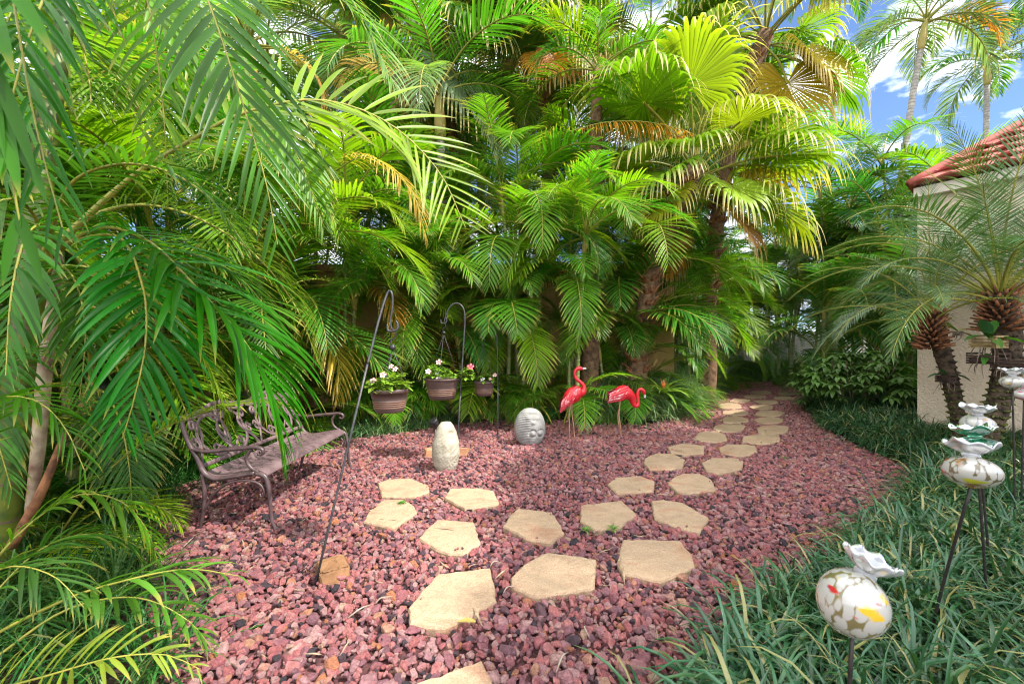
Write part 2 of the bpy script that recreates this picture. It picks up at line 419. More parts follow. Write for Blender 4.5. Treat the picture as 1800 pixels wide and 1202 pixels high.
def rock_mat():
    m, n, l, p = new_mat("red lava rock")
    oi = n.new("ShaderNodeObjectInfo"); tc = n.new("ShaderNodeTexCoord")
    r = n.new("ShaderNodeValToRGB"); r.color_ramp.interpolation = 'LINEAR'
    e = r.color_ramp.elements
    cols = [(0.0, (0.050, 0.044, 0.056)), (0.08, (0.13, 0.075, 0.095)), (0.16, (0.38, 0.165, 0.200)), (0.38, (0.54, 0.165, 0.170)),
            (0.58, (0.68, 0.255, 0.245)), (0.74, (0.49, 0.24, 0.265)), (0.9, (0.72, 0.42, 0.39)), (0.96, (0.60, 0.22, 0.10)), (1.0, (0.66, 0.44, 0.34))]
    e[0].position, e[0].color = cols[0][0], (*cols[0][1], 1)
    e[1].position, e[1].color = cols[-1][0], (*cols[-1][1], 1)
    for pos, c in cols[1:-1]:
        k = e.new(pos); k.color = (*c, 1)
    l.new(oi.outputs["Random"], r.inputs["Fac"])
    a = n.new("ShaderNodeTexNoise"); a.inputs["Scale"].default_value = 2.2; a.inputs["Detail"].default_value = 8; a.inputs["Roughness"].default_value = 0.65
    l.new(tc.outputs["Object"], a.inputs["Vector"])
    mr = n.new("ShaderNodeMapRange"); mr.inputs["From Min"].default_value = 0.3; mr.inputs["From Max"].default_value = 0.7; mr.inputs["To Min"].default_value = 0.62; mr.inputs["To Max"].default_value = 1.35
    l.new(a.outputs["Fac"], mr.inputs["Value"])
    mu = n.new("ShaderNodeMix"); mu.data_type = 'RGBA'; mu.blend_type = 'MULTIPLY'; mu.inputs["Factor"].default_value = 1
    l.new(r.outputs["Color"], mu.inputs["A"]); l.new(mr.outputs["Result"], mu.inputs["B"])
    l.new(mu.outputs["Result"], p.inputs["Base Color"])
    b = n.new("ShaderNodeTexNoise"); b.inputs["Scale"].default_value = 6; b.inputs["Detail"].default_value = 8; b.inputs["Roughness"].default_value = 0.7
    l.new(tc.outputs["Object"], b.inputs["Vector"])
    bp = n.new("ShaderNodeBump"); bp.inputs["Strength"].default_value = 0.8; bp.inputs["Distance"].default_value = 0.12
    l.new(b.outputs["Fac"], bp.inputs["Height"]); l.new(bp.outputs["Normal"], p.inputs["Normal"])
    p.inputs["Roughness"].default_value = 0.62
    p.inputs["Specular IOR Level"].default_value = 0.45
    return m
M['rock'] = rock_mat()

def glass_mat(name, gap, spots, cell=9.0, clear=0.25, base=(0.52, 0.51, 0.48)):
    """blown glass: milky white cells over a darker clear body, with coloured splashes, glossy"""
    m, n, l, p = new_mat(name)
    tc = n.new("ShaderNodeTexCoord")
    mp = n.new("ShaderNodeMapping"); mp.inputs["Scale"].default_value = (1.15, 1.15, 0.42); mp.inputs["Rotation"].default_value = (0.7, 0.35, 0.3)
    l.new(tc.outputs["Object"], mp.inputs["Vector"])
    v = n.new("ShaderNodeTexVoronoi"); v.feature = 'F1'; v.inputs["Scale"].default_value = cell
    wv = n.new("ShaderNodeTexNoise"); wv.inputs["Scale"].default_value = 22; wv.inputs["Detail"].default_value = 2
    wm = n.new("ShaderNodeVectorMath"); wm.operation = 'MULTIPLY_ADD'; wm.inputs[1].default_value = (.02, .02, .02)
    l.new(mp.outputs[0], wv.inputs["Vector"]); l.new(wv.outputs["Color"], wm.inputs[0]); l.new(mp.outputs[0], wm.inputs[2]); l.new(wm.outputs[0], v.inputs["Vector"])
    r = n.new("ShaderNodeValToRGB"); r.color_ramp.elements[0].position = 0.60; r.color_ramp.elements[0].color = (1, 1, 1, 1); r.color_ramp.elements[1].position = 0.74; r.color_ramp.elements[1].color = (0, 0, 0, 1)
    l.new(v.outputs["Distance"], r.inputs["Fac"])
    mx = n.new("ShaderNodeMix"); mx.data_type = 'RGBA'; mx.inputs["A"].default_value = (*gap, 1); mx.inputs["B"].default_value = (*base, 1)
    l.new(r.outputs["Color"], mx.inputs["Factor"])
    last = mx.outputs["Result"]
    for i, (c, sc, th, off) in enumerate(spots):
        no = n.new("ShaderNodeTexNoise"); no.inputs["Scale"].default_value = sc * 1.5; no.inputs["Detail"].default_value = 1.5
        mq = n.new("ShaderNodeMapping"); mq.inputs["Location"].default_value = (off, off * 1.7, off * 0.6); mq.inputs["Scale"].default_value = (1, 1, 1.9)
        l.new(tc.outputs["Object"], mq.inputs["Vector"]); l.new(mq.outputs[0], no.inputs["Vector"])
        rr = n.new("ShaderNodeValToRGB"); rr.color_ramp.elements[0].position = th - .01; rr.color_ramp.elements[1].position = th + 0.05
        l.new(no.outputs["Fac"], rr.inputs["Fac"])
        m2 = n.new("ShaderNodeMix"); m2.data_type = 'RGBA'; m2.inputs["B"].default_value = (*c, 1)
        l.new(rr.outputs["Color"], m2.inputs["Factor"]); l.new(last, m2.inputs["A"]); last = m2.outputs["Result"]
    l.new(last, p.inputs["Base Color"])
    p.inputs["Roughness"].default_value = 0.05
    p.inputs["Specular IOR Level"].default_value = 0.7
    p.inputs["Coat Weight"].default_value = 0.6
    p.inputs["Transmission Weight"].default_value = clear
    return m

M['glass_a'] = glass_mat("milky glass with red and yellow splashes", (0.20, 0.17, 0.07), [((0.75, 0.50, 0.03), 9, 0.66, 0.3), ((0.55, 0.03, 0.03), 10, 0.69, 1.3), ((0.06, 0.04, 0.20), 11, 0.71, 2.2)], 50)
M['glass_b'] = glass_mat("milky glass with amber swirls", (0.15, 0.12, 0.07), [((0.32, 0.13, 0.02), 7, 0.60, 4.1), ((0.50, 0.50, 0.03), 8, 0.66, 3.0), ((0.65, 0.06, 0.03), 12, 0.70, 1.9)], 46)
M['glass_c'] = glass_mat("milky glass with rust and teal splashes", (0.30, 0.30, 0.32), [((0.50, 0.20, 0.07), 9, 0.63, 2.6), ((0.05, 0.20, 0.18), 9, 0.67, 5.0), ((0.55, 0.08, 0.06), 12, 0.70, 7.7)], 50)
M['glass_d'] = glass_mat("milky glass with brown swirls", (0.26, 0.24, 0.22), [((0.42, 0.24, 0.08), 9, 0.61, 6.6), ((0.60, 0.42, 0.06), 9, 0.68, 0.7)], 42)
M['glass_rim'] = glass_mat("milky ruffled glass", (0.62, 0.62, 0.66), [((0.30, 0.31, 0.35), 16, 0.58, 0.9)], 20, 0.4, (0.46, 0.48, 0.52))
M['glass_green'] = glass_mat("sea green glass", (0.02, 0.16, 0.09), [((0.05, 0.35, 0.20), 9, 0.55, 1.1)], 6, 0.75, (0.10, 0.40, 0.27))
M['glass_pink'] = glass_mat("pink and white glass", (0.75, 0.55, 0.65), [((0.55, 0.02, 0.20), 12, 0.56, 1.4)], 16, 0.2)

# colours of living and dry palm leaves
BRIGHT = (0.185, 0.335, 0.012)
FRESH = (0.110, 0.265, 0.016)
MID = (0.070, 0.205, 0.020)
DEEP = (0.045, 0.150, 0.026)
BLUE = (0.16, 0.25, 0.15)
GREY = (0.17, 0.235, 0.12)
YELLOW = (0.42, 0.34, 0.04)
ORANGE = (0.60, 0.29, 0.035)
DEAD = (0.40, 0.29, 0.18)

# ------------------------------------------------------------------ foliage meshes
def leaf_mesh(name, V, Q, Tri, lf, mats, mi=None):
    nv = len(V)
    me = bpy.data.meshes.new(name)
    nq, nt = len(Q), len(Tri)
    me.vertices.add(nv); me.vertices.foreach_set("co", V.astype(np.float32).ravel())
    loops = np.concatenate([Q.ravel(), Tri.ravel()]).astype(np.int32)
    me.loops.add(len(loops)); me.loops.foreach_set("vertex_index", loops)
    me.polygons.add(nq + nt)
    st = np.concatenate([np.arange(nq) * 4, nq * 4 + np.arange(nt) * 3]).astype(np.int32)
    me.polygons.foreach_set("loop_start", st)
    me.polygons.foreach_set("use_smooth", np.ones(nq + nt, bool))
    for m in mats: me.materials.append(m)
    if mi is not None: me.polygons.foreach_set("material_index", mi.astype(np.int32))
    a = me.attributes.new("lf", 'FLOAT_COLOR', 'POINT')
    a.data.foreach_set("color", np.column_stack([lf, np.ones(nv)]).astype(np.float32).ravel())
    me.update(calc_edges=True)
    me.validate()
    return me

def frond_arrays(P, rng, nleaf=42, L=0.45, W=0.03, tp=0.16, a0=68, a1=24, vee=22, droop=0.55, segs=5, rach=0.010, up=(0, 0, 1), fold=0.35, prof=None, jit=1.0):
    """a feather frond along the points P: rachis tube plus drooping folded leaflets on both sides"""
    k = len(P)
    T = nrm(np.gradient(P, axis=0))
    u = np.array(up, float)
    N = nrm(u[None] - (T @ u)[:, None] * T + 1e-6)
    for i in range(1, k):           # keep the frame from flipping where the frond hangs straight down
        c = N[i - 1] - np.dot(N[i - 1], T[i]) * T[i]
        c /= max(np.linalg.norm(c), 1e-6)
        w = min(1.0, np.linalg.norm(u - np.dot(u, T[i]) * T[i]) * 0.25)
        q = c * (1 - w) + N[i] * w
        q -= np.dot(q, T[i]) * T[i]
        N[i] = q / max(np.linalg.norm(q), 1e-6)
    S = np.cross(T, N)
    ts = np.linspace(0, 1, k)
    f = lambda A, t: np.stack([np.interp(t, ts, A[:, c]) for c in range(3)], 1)
    n2 = nleaf * 2
    t = np.repeat(tp + (1 - tp) * (np.arange(nleaf) + 0.5) / nleaf, 2)
    side = np.tile([1.0, -1.0], nleaf)
    t = np.clip(t + rng.normal(0, 0.25 / nleaf, n2) * jit + side * 0.15 / nleaf, 0, 0.999)
    q = (t - tp) / (1 - tp)
    p, Tt, Nt, St = f(P, t), nrm(f(T, t)), nrm(f(N, t)), nrm(f(S, t))
    ang = np.radians(a0 + (a1 - a0) * q ** 0.8 + rng.normal(0, 4, n2) * jit)
    v = np.radians(vee + rng.normal(0, 8, n2) * jit)
    d = nrm(np.cos(ang)[:, None] * Tt + np.sin(ang)[:, None] * (np.cos(v)[:, None] * St * side[:, None] + np.sin(v)[:, None] * Nt))
    pr = (np.clip(0.42 + 1.9 * q, 0, 1) * np.clip(0.30 + 1.75 * (1 - q), 0, 1)) if prof is None else prof(q)
    ln = L * pr * rng.uniform(0.88, 1.08, n2)
    wd = W * np.clip(pr, 0.35, 1) * rng.uniform(0.85, 1.1, n2)
    bl = nrm(np.cross(d, Nt)); nl = nrm(np.cross(bl, d))
    dr = droop * rng.uniform(0.7, 1.35, n2)
    rows, cur, dd = [], p.copy(), d.copy()
    shape = np.interp(np.linspace(0, 1, segs + 1), [0, 0.12, 0.45, 0.8, 1.0], [0.35, 0.85, 1.0, 0.6, 0.03])
    for j in range(segs + 1):
        w_ = (wd * shape[j] * 0.5)[:, None]
        lift = nl * w_ * fold
        rows.append((cur - bl * w_ + lift, cur.copy(), cur + bl * w_ + lift))
        step = (ln / segs)[:, None]
        dd = nrm(dd + np.array([0, 0, -1.0])[None] * (dr * (0.25 + 1.5 * j / segs) / segs)[:, None])
        bl = nrm(bl - np.sum(bl * dd, 1, keepdims=True) * dd)
        nl = nrm(np.cross(bl, dd))
        cur = cur + dd * step
    A = np.stack([np.stack(r, 1) for r in rows], 1)          # leaf, row, 3, xyz
    V = A.reshape(-1, 3)
    rnd = rng.random(n2)
    lf = np.zeros((n2, segs + 1, 3, 3))
    lf[..., 0] = np.linspace(0, 1, segs + 1)[None, :, None]
    lf[..., 1] = rnd[:, None, None]
    lf[..., 2] = q[:, None, None]
    lf = lf.reshape(-1, 3)
    base = (np.arange(n2) * (segs + 1) * 3)[:, None, None, None]
    r_ = (np.arange(segs) * 3)[None, :, None, None]
    c_ = np.arange(2)[None, None, :, None]
    Q = (base + r_ + c_ + np.array([0, 1, 4, 3])[None, None, None, :]).reshape(-1, 4)
    # rachis
    sides = 5
    rr = rach * np.interp(ts, [0, tp, 1], [1.5, 1.0, 0.22])
    ring = []
    for i in range(k):
        for j in range(sides):
            a = 2 * math.pi * j / sides
            ring.append(P[i] + (N[i] * math.cos(a) + S[i] * math.sin(a)) * rr[i])
    ring = np.array(ring)
    o = len(V)
    rq = []
    for i in range(k - 1):
        for j in range(sides):
            a, b = o + i * sides + j, o + i * sides + (j + 1) % sides
            rq.append((a, b, b + sides, a + sides))
    rq = np.array(rq)
    rl = np.zeros((len(ring), 3)); rl[:, 1] = 0.5
    V = np.vstack([V, ring]); lf = np.vstack([lf, rl])
    mi = np.concatenate([np.zeros(len(Q)), np.ones(len(rq))])
    return V, np.vstack([Q, rq]), lf, mi

def frond(name, P, rng, mat='leaf', pet='petiole', **kw):
    V, Q, lf, mi = frond_arrays(P, rng, **kw)
    return leaf_mesh(name, V, Q, np.zeros((0, 3), int), lf, [M[mat], M[pet]], mi)

def arc(e0, bend, n=22, length=1.0, sway=0.0, power=1.25):
    """unit frond axis from the origin along +X: starts at elevation e0 and bends down by BEND degrees"""
    s = np.linspace(0, 1, n)
    e = np.radians(e0 - bend * s ** power)
    y = np.radians(sway * s)
    d = np.stack([np.cos(e) * np.cos(y), np.cos(e) * np.sin(y), np.sin(e)], 1)
    P = np.vstack([[0, 0, 0], np.cumsum((d[1:] + d[:-1]) / 2, axis=0)]) * (length / (n - 1))
    return P

NR = np.random.default_rng
def placed(name, parent, off, pts, seed, color, mat='leaf', n=26, **kw):
    P = spline([at(*p) - off for p in pts], n)
    me = frond(name, P, NR(seed), mat, **kw)
    return link(name, me, parent, (0, 0, 0), 0, 1, color)
ARECA, ARECA_DRY, DATE, TALL = [], [], [], []
for i, (e0, bend) in enumerate([(82, 70), (76, 95), (66, 95), (60, 120), (50, 95), (44, 125), (34, 95), (28, 120), (15, 85), (8, 100), (-8, 70), (-20, 60)]):
    g = NR(100 + i)
    ARECA.append((e0, frond(f"areca frond {i}", arc(e0, bend, sway=g.uniform(-25, 25)), g, nleaf=38, L=0.285, W=0.0165, tp=0.18, a0=66, a1=28, vee=g.uniform(4, 16), droop=g.uniform(0.3, 0.75), jit=0.5, segs=6, rach=0.0075)))
    if i % 2 == 1:
        ARECA_DRY.append((e0, frond(f"areca dry frond {i}", arc(e0, bend + 20, sway=g.uniform(-25, 25)), g, 'leaf_dry', nleaf=38, L=0.29, W=0.015, tp=0.20, vee=12, droop=1.4, rach=0.0075)))
for i, (e0, bend) in enumerate([(86, 40), (74, 75), (60, 90), (46, 95), (32, 90), (18, 85), (2, 75), (-18, 60)]):
    g = NR(200 + i)
    DATE.append((e0, frond(f"date frond {i}", arc(e0, bend, n=20, sway=g.uniform(-18, 18)), g, 'leaf_blue', nleaf=56, L=0.19, W=0.0068, tp=0.16, a0=72, a1=20, vee=10, droop=0.35, jit=.6, segs=4, rach=0.006, fold=0.2)))
for i, (e0, bend) in enumerate([(78, 90), (60, 120), (45, 125), (30, 120), (12, 105), (-10, 75)]):
    g = NR(300 + i)
    TALL.append((e0, frond(f"tall palm frond {i}", arc(e0, bend, n=20, sway=g.uniform(-20, 20)), g, 'leaf', nleaf=46, L=0.30, W=0.018, tp=0.12, vee=30, droop=0.9, segs=4, rach=0.009)))

def fan_leaf(name, e0, rng, nseg=54, spread=150, R0=1.0, pet=1.05, fused=0.55, droop=1.0, mat='leaf_fan', bend=25, cup=0.25):
    """a pleated fan leaf of radius R0 on a petiole of length PET starting at the origin"""
    Pp = arc(e0, bend, n=10, length=pet)
    tip = Pp[-1]
    T = nrm((Pp[-1] - Pp[-2])[None])[0]
    up = np.array([0, 0, 1.0]); N = up - np.dot(up, T) * T
    N = N / max(np.linalg.norm(N), 1e-6); S = np.cross(T, N)
    ph = np.radians(np.linspace(-spread, spread, nseg) + rng.normal(0, 1.0, nseg))
    segs = 9
    s = np.linspace(0, 1, segs + 1)
    ln = R0 * (0.62 + 0.38 * np.cos(ph * 0.55)) * rng.uniform(0.9, 1.06, nseg)
    half = np.radians(spread * 2 / nseg) * 0.5
    lift = cup * np.abs(np.sin(ph))
    d = np.cos(ph)[:, None] * T + np.sin(ph)[:, None] * S + (lift[:, None]) * N
    d = nrm(d)
    bl = nrm(-np.sin(ph)[:, None] * T + np.cos(ph)[:, None] * S)
    nl = nrm(np.cross(bl, d)); nl *= np.sign(nl @ N + 1e-6)[:, None]
    cur = np.repeat(tip[None], nseg, 0) + d * 0.02
    rows, dd, dist = [], d.copy(), np.full(nseg, 0.02)
    for j in range(segs + 1):
        w = dist * np.tan(half) * 1.04
        if s[j] > fused:
            k = (s[j] - fused) / (1 - fused)
            w = (fused * ln) * np.tan(half) * (0.62 * (1 - k) ** 0.7 + .38 * (1 - k) ** 3) + 0.002
        rows.append(np.stack([cur - bl * w[:, None], cur + nl * (w * 0.55)[:, None], cur + bl * w[:, None]], 1))
        st = ln / segs
        g = 0.04 if s[j] < fused else 1.9
        dd = nrm(dd + np.array([0, 0, -1.0]) * (droop * g * rng.uniform(0.6, 1.5, nseg) / segs * 2.6)[:, None])
        cur = cur + dd * st[:, None]
        dist = dist + st
    A = np.stack(rows, 1)
    V = A.reshape(-1, 3)
    lf = np.zeros((nseg, segs + 1, 3, 3)); lf[..., 0] = s[None, :, None]; lf[..., 1] = rng.random(nseg)[:, None, None] * 0.6 + 0.2
    lf = lf.reshape(-1, 3)
    base = (np.arange(nseg) * (segs + 1) * 3)[:, None, None, None]
    r_ = (np.arange(segs) * 3)[None, :, None, None]; c_ = np.arange(2)[None, None, :, None]
    Q = (base + r_ + c_ + np.array([0, 1, 4, 3])[None, None, None, :]).reshape(-1, 4)
    # petiole
    ring, rq, sides = [], [], 5
    o = len(V)
    for i in range(len(Pp)):
        for j in range(sides):
            a = 2 * math.pi * j / sides
            ring.append(Pp[i] + (N * math.cos(a) + S * math.sin(a)) * 0.016)
    for i in range(len(Pp) - 1):
        for j in range(sides):
            a, b = o + i * sides + j, o + i * sides + (j + 1) % sides
            rq.append((a, b, b + sides, a + sides))
    V = np.vstack([V, ring]); lf = np.vstack([lf, np.tile([0, 0.5, 0], (len(ring), 1))])
    mi = np.concatenate([np.zeros(len(Q)), np.ones(len(rq))])
    return leaf_mesh(name, V, np.vstack([Q, rq]), np.zeros((0, 3), int), lf, [M[mat], M['petiole']], mi)

FAN = []
for i, (e0, bend) in enumerate([(80, 10), (66, 25), (52, 30), (38, 35), (24, 35), (10, 40), (-6, 40), (-24, 35), (-45, 30)]):
    FAN.append((e0, fan_leaf(f"fan leaf {i}", e0, NR(400 + i), bend=bend, droop=0.9 + 0.05 * i)))

# ------------------------------------------------------------------ the setting
def sheet(name, pts, z, mat, kind='structure', sub=0):
    mb = MB(); mb.poly([(p[0], p[1], z) for p in pts])
    o = mb.build(name, mat, smooth=False)
    return tag(o, kind=kind)

sheet("ground", [(-900, -400), (900, -400), (900, 1500), (-900, 1500)], -0.02, M['soil'])

RIGHT_EDGE = [(1430, 690), (1408, 712), (1442, 757), (1532, 799), (1612, 832), (1582, 880), (1510, 938), (1430, 994), (1340, 1066), (1250, 1122), (1150, 1212), (1060, 1320)]
LEFT_EDGE = [(240, 1500), (305, 1202), (268, 1080), (235, 990), (255, 915), (300, 862), (520, 792), (560, 780), (640, 770), (700, 764), (790, 750), (870, 740), (980, 740), (1060, 748), (1140, 748), (1225, 728), (1243, 702), (1290, 672), (1420, 671)]
gravel_poly = [gp(*p) for p in LEFT_EDGE] + [gp(*p) for p in RIGHT_EDGE] + [Vector((0.9, 0.5, 0)), Vector((-1.0, 0.5, 0))]
sheet("gravel_bed", gravel_poly, -0.012, M['bed'])

def inside(poly, X, Y):
    r = np.zeros(len(X), bool)
    n = len(poly)
    for i in range(n):
        x1, y1 = poly[i][0], poly[i][1]; x2, y2 = poly[(i + 1) % n][0], poly[(i + 1) % n][1]
        c = ((y1 > Y) != (y2 > Y))
        with np.errstate(divide='ignore', invalid='ignore'):
            xx = (x2 - x1) * (Y - y1) / (y2 - y1 + 1e-12) + x1
        r ^= c & (X < xx)
    return r

# stepping stones: outline of each top face as the photo shows it
STONES = [
    ([(726, 1202), (787, 1181), (846, 1160), (861, 1188), (872, 1222), (850, 1262), (760, 1272), (705, 1240)], "tan stepping stone cut off by the lower edge of the photo"),
    ([(719, 1068), (722, 1092), (750, 1098), (781, 1099), (830, 1078), (871, 1054), (868, 1030), (861, 997), (815, 1003), (771, 1008), (737, 1044)], "large tan stepping stone with a pointed corner, nearest whole one to the camera"),
    ([(899, 1014), (899, 1027), (920, 1037), (941, 1046), (990, 1039), (1043, 1031), (1047, 982), (1005, 976), (963, 970), (935, 983), (921, 992)], "wide tan stepping stone with a rusty stain, between the two largest of its row"),
    ([(1086, 987), (1095, 1005), (1130, 1013), (1162, 1020), (1220, 994), (1217, 975), (1195, 950), (1140, 948), (1095, 948)], "broad tan stepping stone with a straight back edge, beside the grass bed"),
    ([(737, 944), (767, 964), (791, 972), (817, 971), (843, 952), (832, 917), (800, 914), (769, 913), (750, 930)], "tan stepping stone right behind the nearest whole one"),
    ([(885, 923), (931, 947), (971, 951), (991, 935), (980, 915), (970, 900), (940, 896), (911, 893), (898, 904)], "tan six-sided stepping stone behind the rusty stained one"),
    ([(1022, 887), (1021, 914), (1045, 928), (1085, 927), (1118, 904), (1105, 890), (1092, 879), (1052, 884)], "tan stepping stone with weeds growing at its front edge"),
    ([(1145, 880), (1152, 910), (1199, 928), (1228, 937), (1245, 909), (1220, 895), (1200, 883), (1165, 878)], "tan stepping stone at the right end of the row with weeds"),
    ([(664, 848), (672, 871), (700, 872), (730, 872), (754, 862), (752, 852), (720, 840), (684, 842)], "sunlit orange tan stepping stone in front of the carved standing stone"),
    ([(640, 915), (665, 921), (690, 927), (732, 899), (727, 888), (707, 877), (675, 878), (648, 900)], "tan stepping stone at the left end, beside the leaning hook"),
    ([(782, 874), (817, 893), (850, 889), (877, 884), (867, 862), (839, 857), (791, 858)], "tan stepping stone with a small dark spot, just right of the sunlit one"),
    ([(1069, 850), (1085, 866), (1120, 864), (1148, 862), (1150, 845), (1125, 836), (1082, 839)], "tan stepping stone starting the winding path, left one of its pair"),
    ([(1174, 848), (1190, 862), (1202, 867), (1258, 860), (1250, 842), (1230, 832), (1200, 832), (1185, 838)], "tan stepping stone starting the winding path, right one of its pair"),
]
far = [(1166, 811, 36, 14), (1268, 817, 39, 13), (1210, 789, 34, 10), (1297, 790, 34, 10), (1250, 767, 29, 9), (1340, 771, 33, 9), (1282, 751, 28, 7), (1357, 754, 29, 8),
       (1291, 737, 24, 6), (1352, 738, 26, 5.5), (1293, 724.5, 22, 4.5), (1353, 726, 25, 5.5), (1284, 713, 21, 5), (1338, 715, 22, 4.5), (1300, 704, 18, 3.6), (1347, 706, 23, 3.6),
       (1326, 697, 21, 3.2), (1378, 699, 20, 3.0), (1338, 689.5, 18, 2.6), (1386, 691.5, 18, 2.6)]
ordn = ["first", "second", "third", "fourth", "fifth", "sixth", "seventh", "eighth", "ninth", "tenth"]
rs = random.Random(5)
for i, (cx, cy, hw, hh) in enumerate(far):
    n = rs.choice((6, 7, 8)); a0 = rs.uniform(0, 1)
    pts = []
    for k in range(n):
        a = a0 + 2 * math.pi * (k + rs.uniform(-0.22, 0.22)) / n
        q = rs.uniform(0.9, 1.12)
        c, s_ = math.cos(a), math.sin(a)
        pts.append((cx + hw * q * math.copysign(abs(c) ** 0.8, c), cy - hh * q * math.copysign(abs(s_) ** 0.8, s_)))
    col = "left" if i % 2 == 0 else "right"
    STONES.append((pts, f"small tan stepping stone, {ordn[i // 2]} after the starting pair in the {col} column of path"))

stone_polys = []
SZ = 0.040
for pts, label in STONES:
    W3 = [gp(x, y, SZ) for x, y in pts]
    if sum(W3[i].x * W3[(i + 1) % len(W3)].y - W3[(i + 1) % len(W3)].x * W3[i].y for i in range(len(W3))) < 0:
        W3.reverse()
    c = sum(W3, Vector()) / len(W3)
    stone_polys.append(([(p.x, p.y) for p in W3], (c.x, c.y)))
    # rough edge: split every side and jitter it
    ring = []
    for i, p in enumerate(W3):
        q = W3[(i + 1) % len(W3)]
        m_ = max(2, int((q - p).length / 0.035))
        for k in range(m_):
            t = k / m_
            v = p.lerp(q, t)
            j = 0.0 if k == 0 else 0.0045
            ring.append(Vector((v.x + rs.uniform(-j, j), v.y + rs.uniform(-j, j), 0)))
    mb = MB()
    n = len(ring)
    lay = []
    for z, ins in ((-0.03, -0.004), (SZ - 0.014, -0.006), (SZ - 0.003, 0.001), (SZ, 0.008)):
        L_ = []
        for v in ring:
            d = (v - Vector((c.x, c.y, 0)))
            ln = d.length
            w = v - d * (ins / ln) if ln > 0 else v
            L_.append((w.x - c.x, w.y - c.y, z + (rs.uniform(-0.002, 0.002) if z > 0 else 0)))
        lay.append(L_)
    vs_, fs_ = [p for L_ in lay for p in L_], []
    for a in range(3):
        for i in range(n):
            fs_.append((a * n + i, a * n + (i + 1) % n, (a + 1) * n + (i + 1) % n, (a + 1) * n + i))
    vs_.append((0, 0, SZ + 0.001))
    for i in range(n):
        fs_.append((3 * n + i, 3 * n + (i + 1) % n, len(vs_) - 1))
    mb._put(vs_, fs_)
    tag(mb.build("stepping_stone", M['flag'], loc=(c.x, c.y, 0), smooth=False), label, "stepping stone", "flagstones laid in the red gravel")

# red lava gravel: instanced rocks over the bed
def scatter(name, protos, pos, rot, scl, idx):
    coll = bpy.data.collections.new(name + " kinds")
    for p_ in protos: coll.objects.link(p_)
    me = bpy.data.meshes.new(name)
    me.vertices.add(len(pos)); me.vertices.foreach_set("co", pos.astype(np.float32).ravel())
    for nm, ty, key, arr in (("rot", 'FLOAT_VECTOR', "vector", rot), ("scl", 'FLOAT_VECTOR', "vector", scl), ("idx", 'INT', "value", idx)):
        a = me.attributes.new(nm, ty, 'POINT'); a.data.foreach_set(key, arr.ravel())
    o = bpy.data.objects.new(name, me); COL.objects.link(o)
    ng = bpy.data.node_groups.new(name, 'GeometryNodeTree')
    ng.interface.new_socket("Geometry", in_out='INPUT', socket_type='NodeSocketGeometry')
    ng.interface.new_socket("Geometry", in_out='OUTPUT', socket_type='NodeSocketGeometry')
    n, l = ng.nodes, ng.links
    gi, go = n.new("NodeGroupInput"), n.new("NodeGroupOutput")
    ip = n.new("GeometryNodeInstanceOnPoints"); ci = n.new("GeometryNodeCollectionInfo")
    ci.inputs["Collection"].default_value = coll
    ci.inputs["Separate Children"].default_value = True; ci.inputs["Reset Children"].default_value = True
    ip.inputs["Pick Instance"].default_value = True
    def na(nm, ty):
        q = n.new("GeometryNodeInputNamedAttribute"); q.data_type = ty; q.inputs["Name"].default_value = nm
        return q.outputs["Attribute"]
    l.new(gi.outputs[0], ip.inputs["Points"]); l.new(ci.outputs[0], ip.inputs["Instance"])
    l.new(na("idx", 'INT'), ip.inputs["Instance Index"]); l.new(na("rot", 'FLOAT_VECTOR'), ip.inputs["Rotation"]); l.new(na("scl", 'FLOAT_VECTOR'), ip.inputs["Scale"])
    l.new(ip.outputs[0], go.inputs[0])
    md = o.modifiers.new("scatter", 'NODES'); md.node_group = ng
    return o

def make_rock(i):
    r = random.Random(900 + i)
    bm = bmesh.new()
    e = (r.uniform(0.85, 1.25), r.uniform(0.7, 1.0), r.uniform(0.5, 0.8))
    for _ in range(r.randint(13, 20)):
        v = Vector((r.gauss(0, 1), r.gauss(0, 1), r.gauss(0, 1))).normalized() * r.uniform(0.85, 1.1)
        bm.verts.new((v.x * e[0], v.y * e[1], v.z * e[2]))
    g = bmesh.ops.convex_hull(bm, input=bm.verts)
    bmesh.ops.delete(bm, geom=[x for x in g["geom_interior"] if isinstance(x, bmesh.types.BMVert)], context='VERTS')
    bmesh.ops.dissolve_limit(bm, angle_limit=R(12), verts=bm.verts, edges=bm.edges)
    bmesh.ops.bevel(bm, geom=list(bm.edges), offset=0.07, segments=1, affect='EDGES', profile=0.5)
    bmesh.ops.triangulate(bm, faces=bm.faces)
    me = bpy.data.meshes.new(f"lava rock {i}"); bm.to_mesh(me); bm.free()
    for p_ in me.polygons: p_.use_smooth = False
    me.materials.append(M['rock'])
    return bpy.data.objects.new(f"lava rock {i}", me)

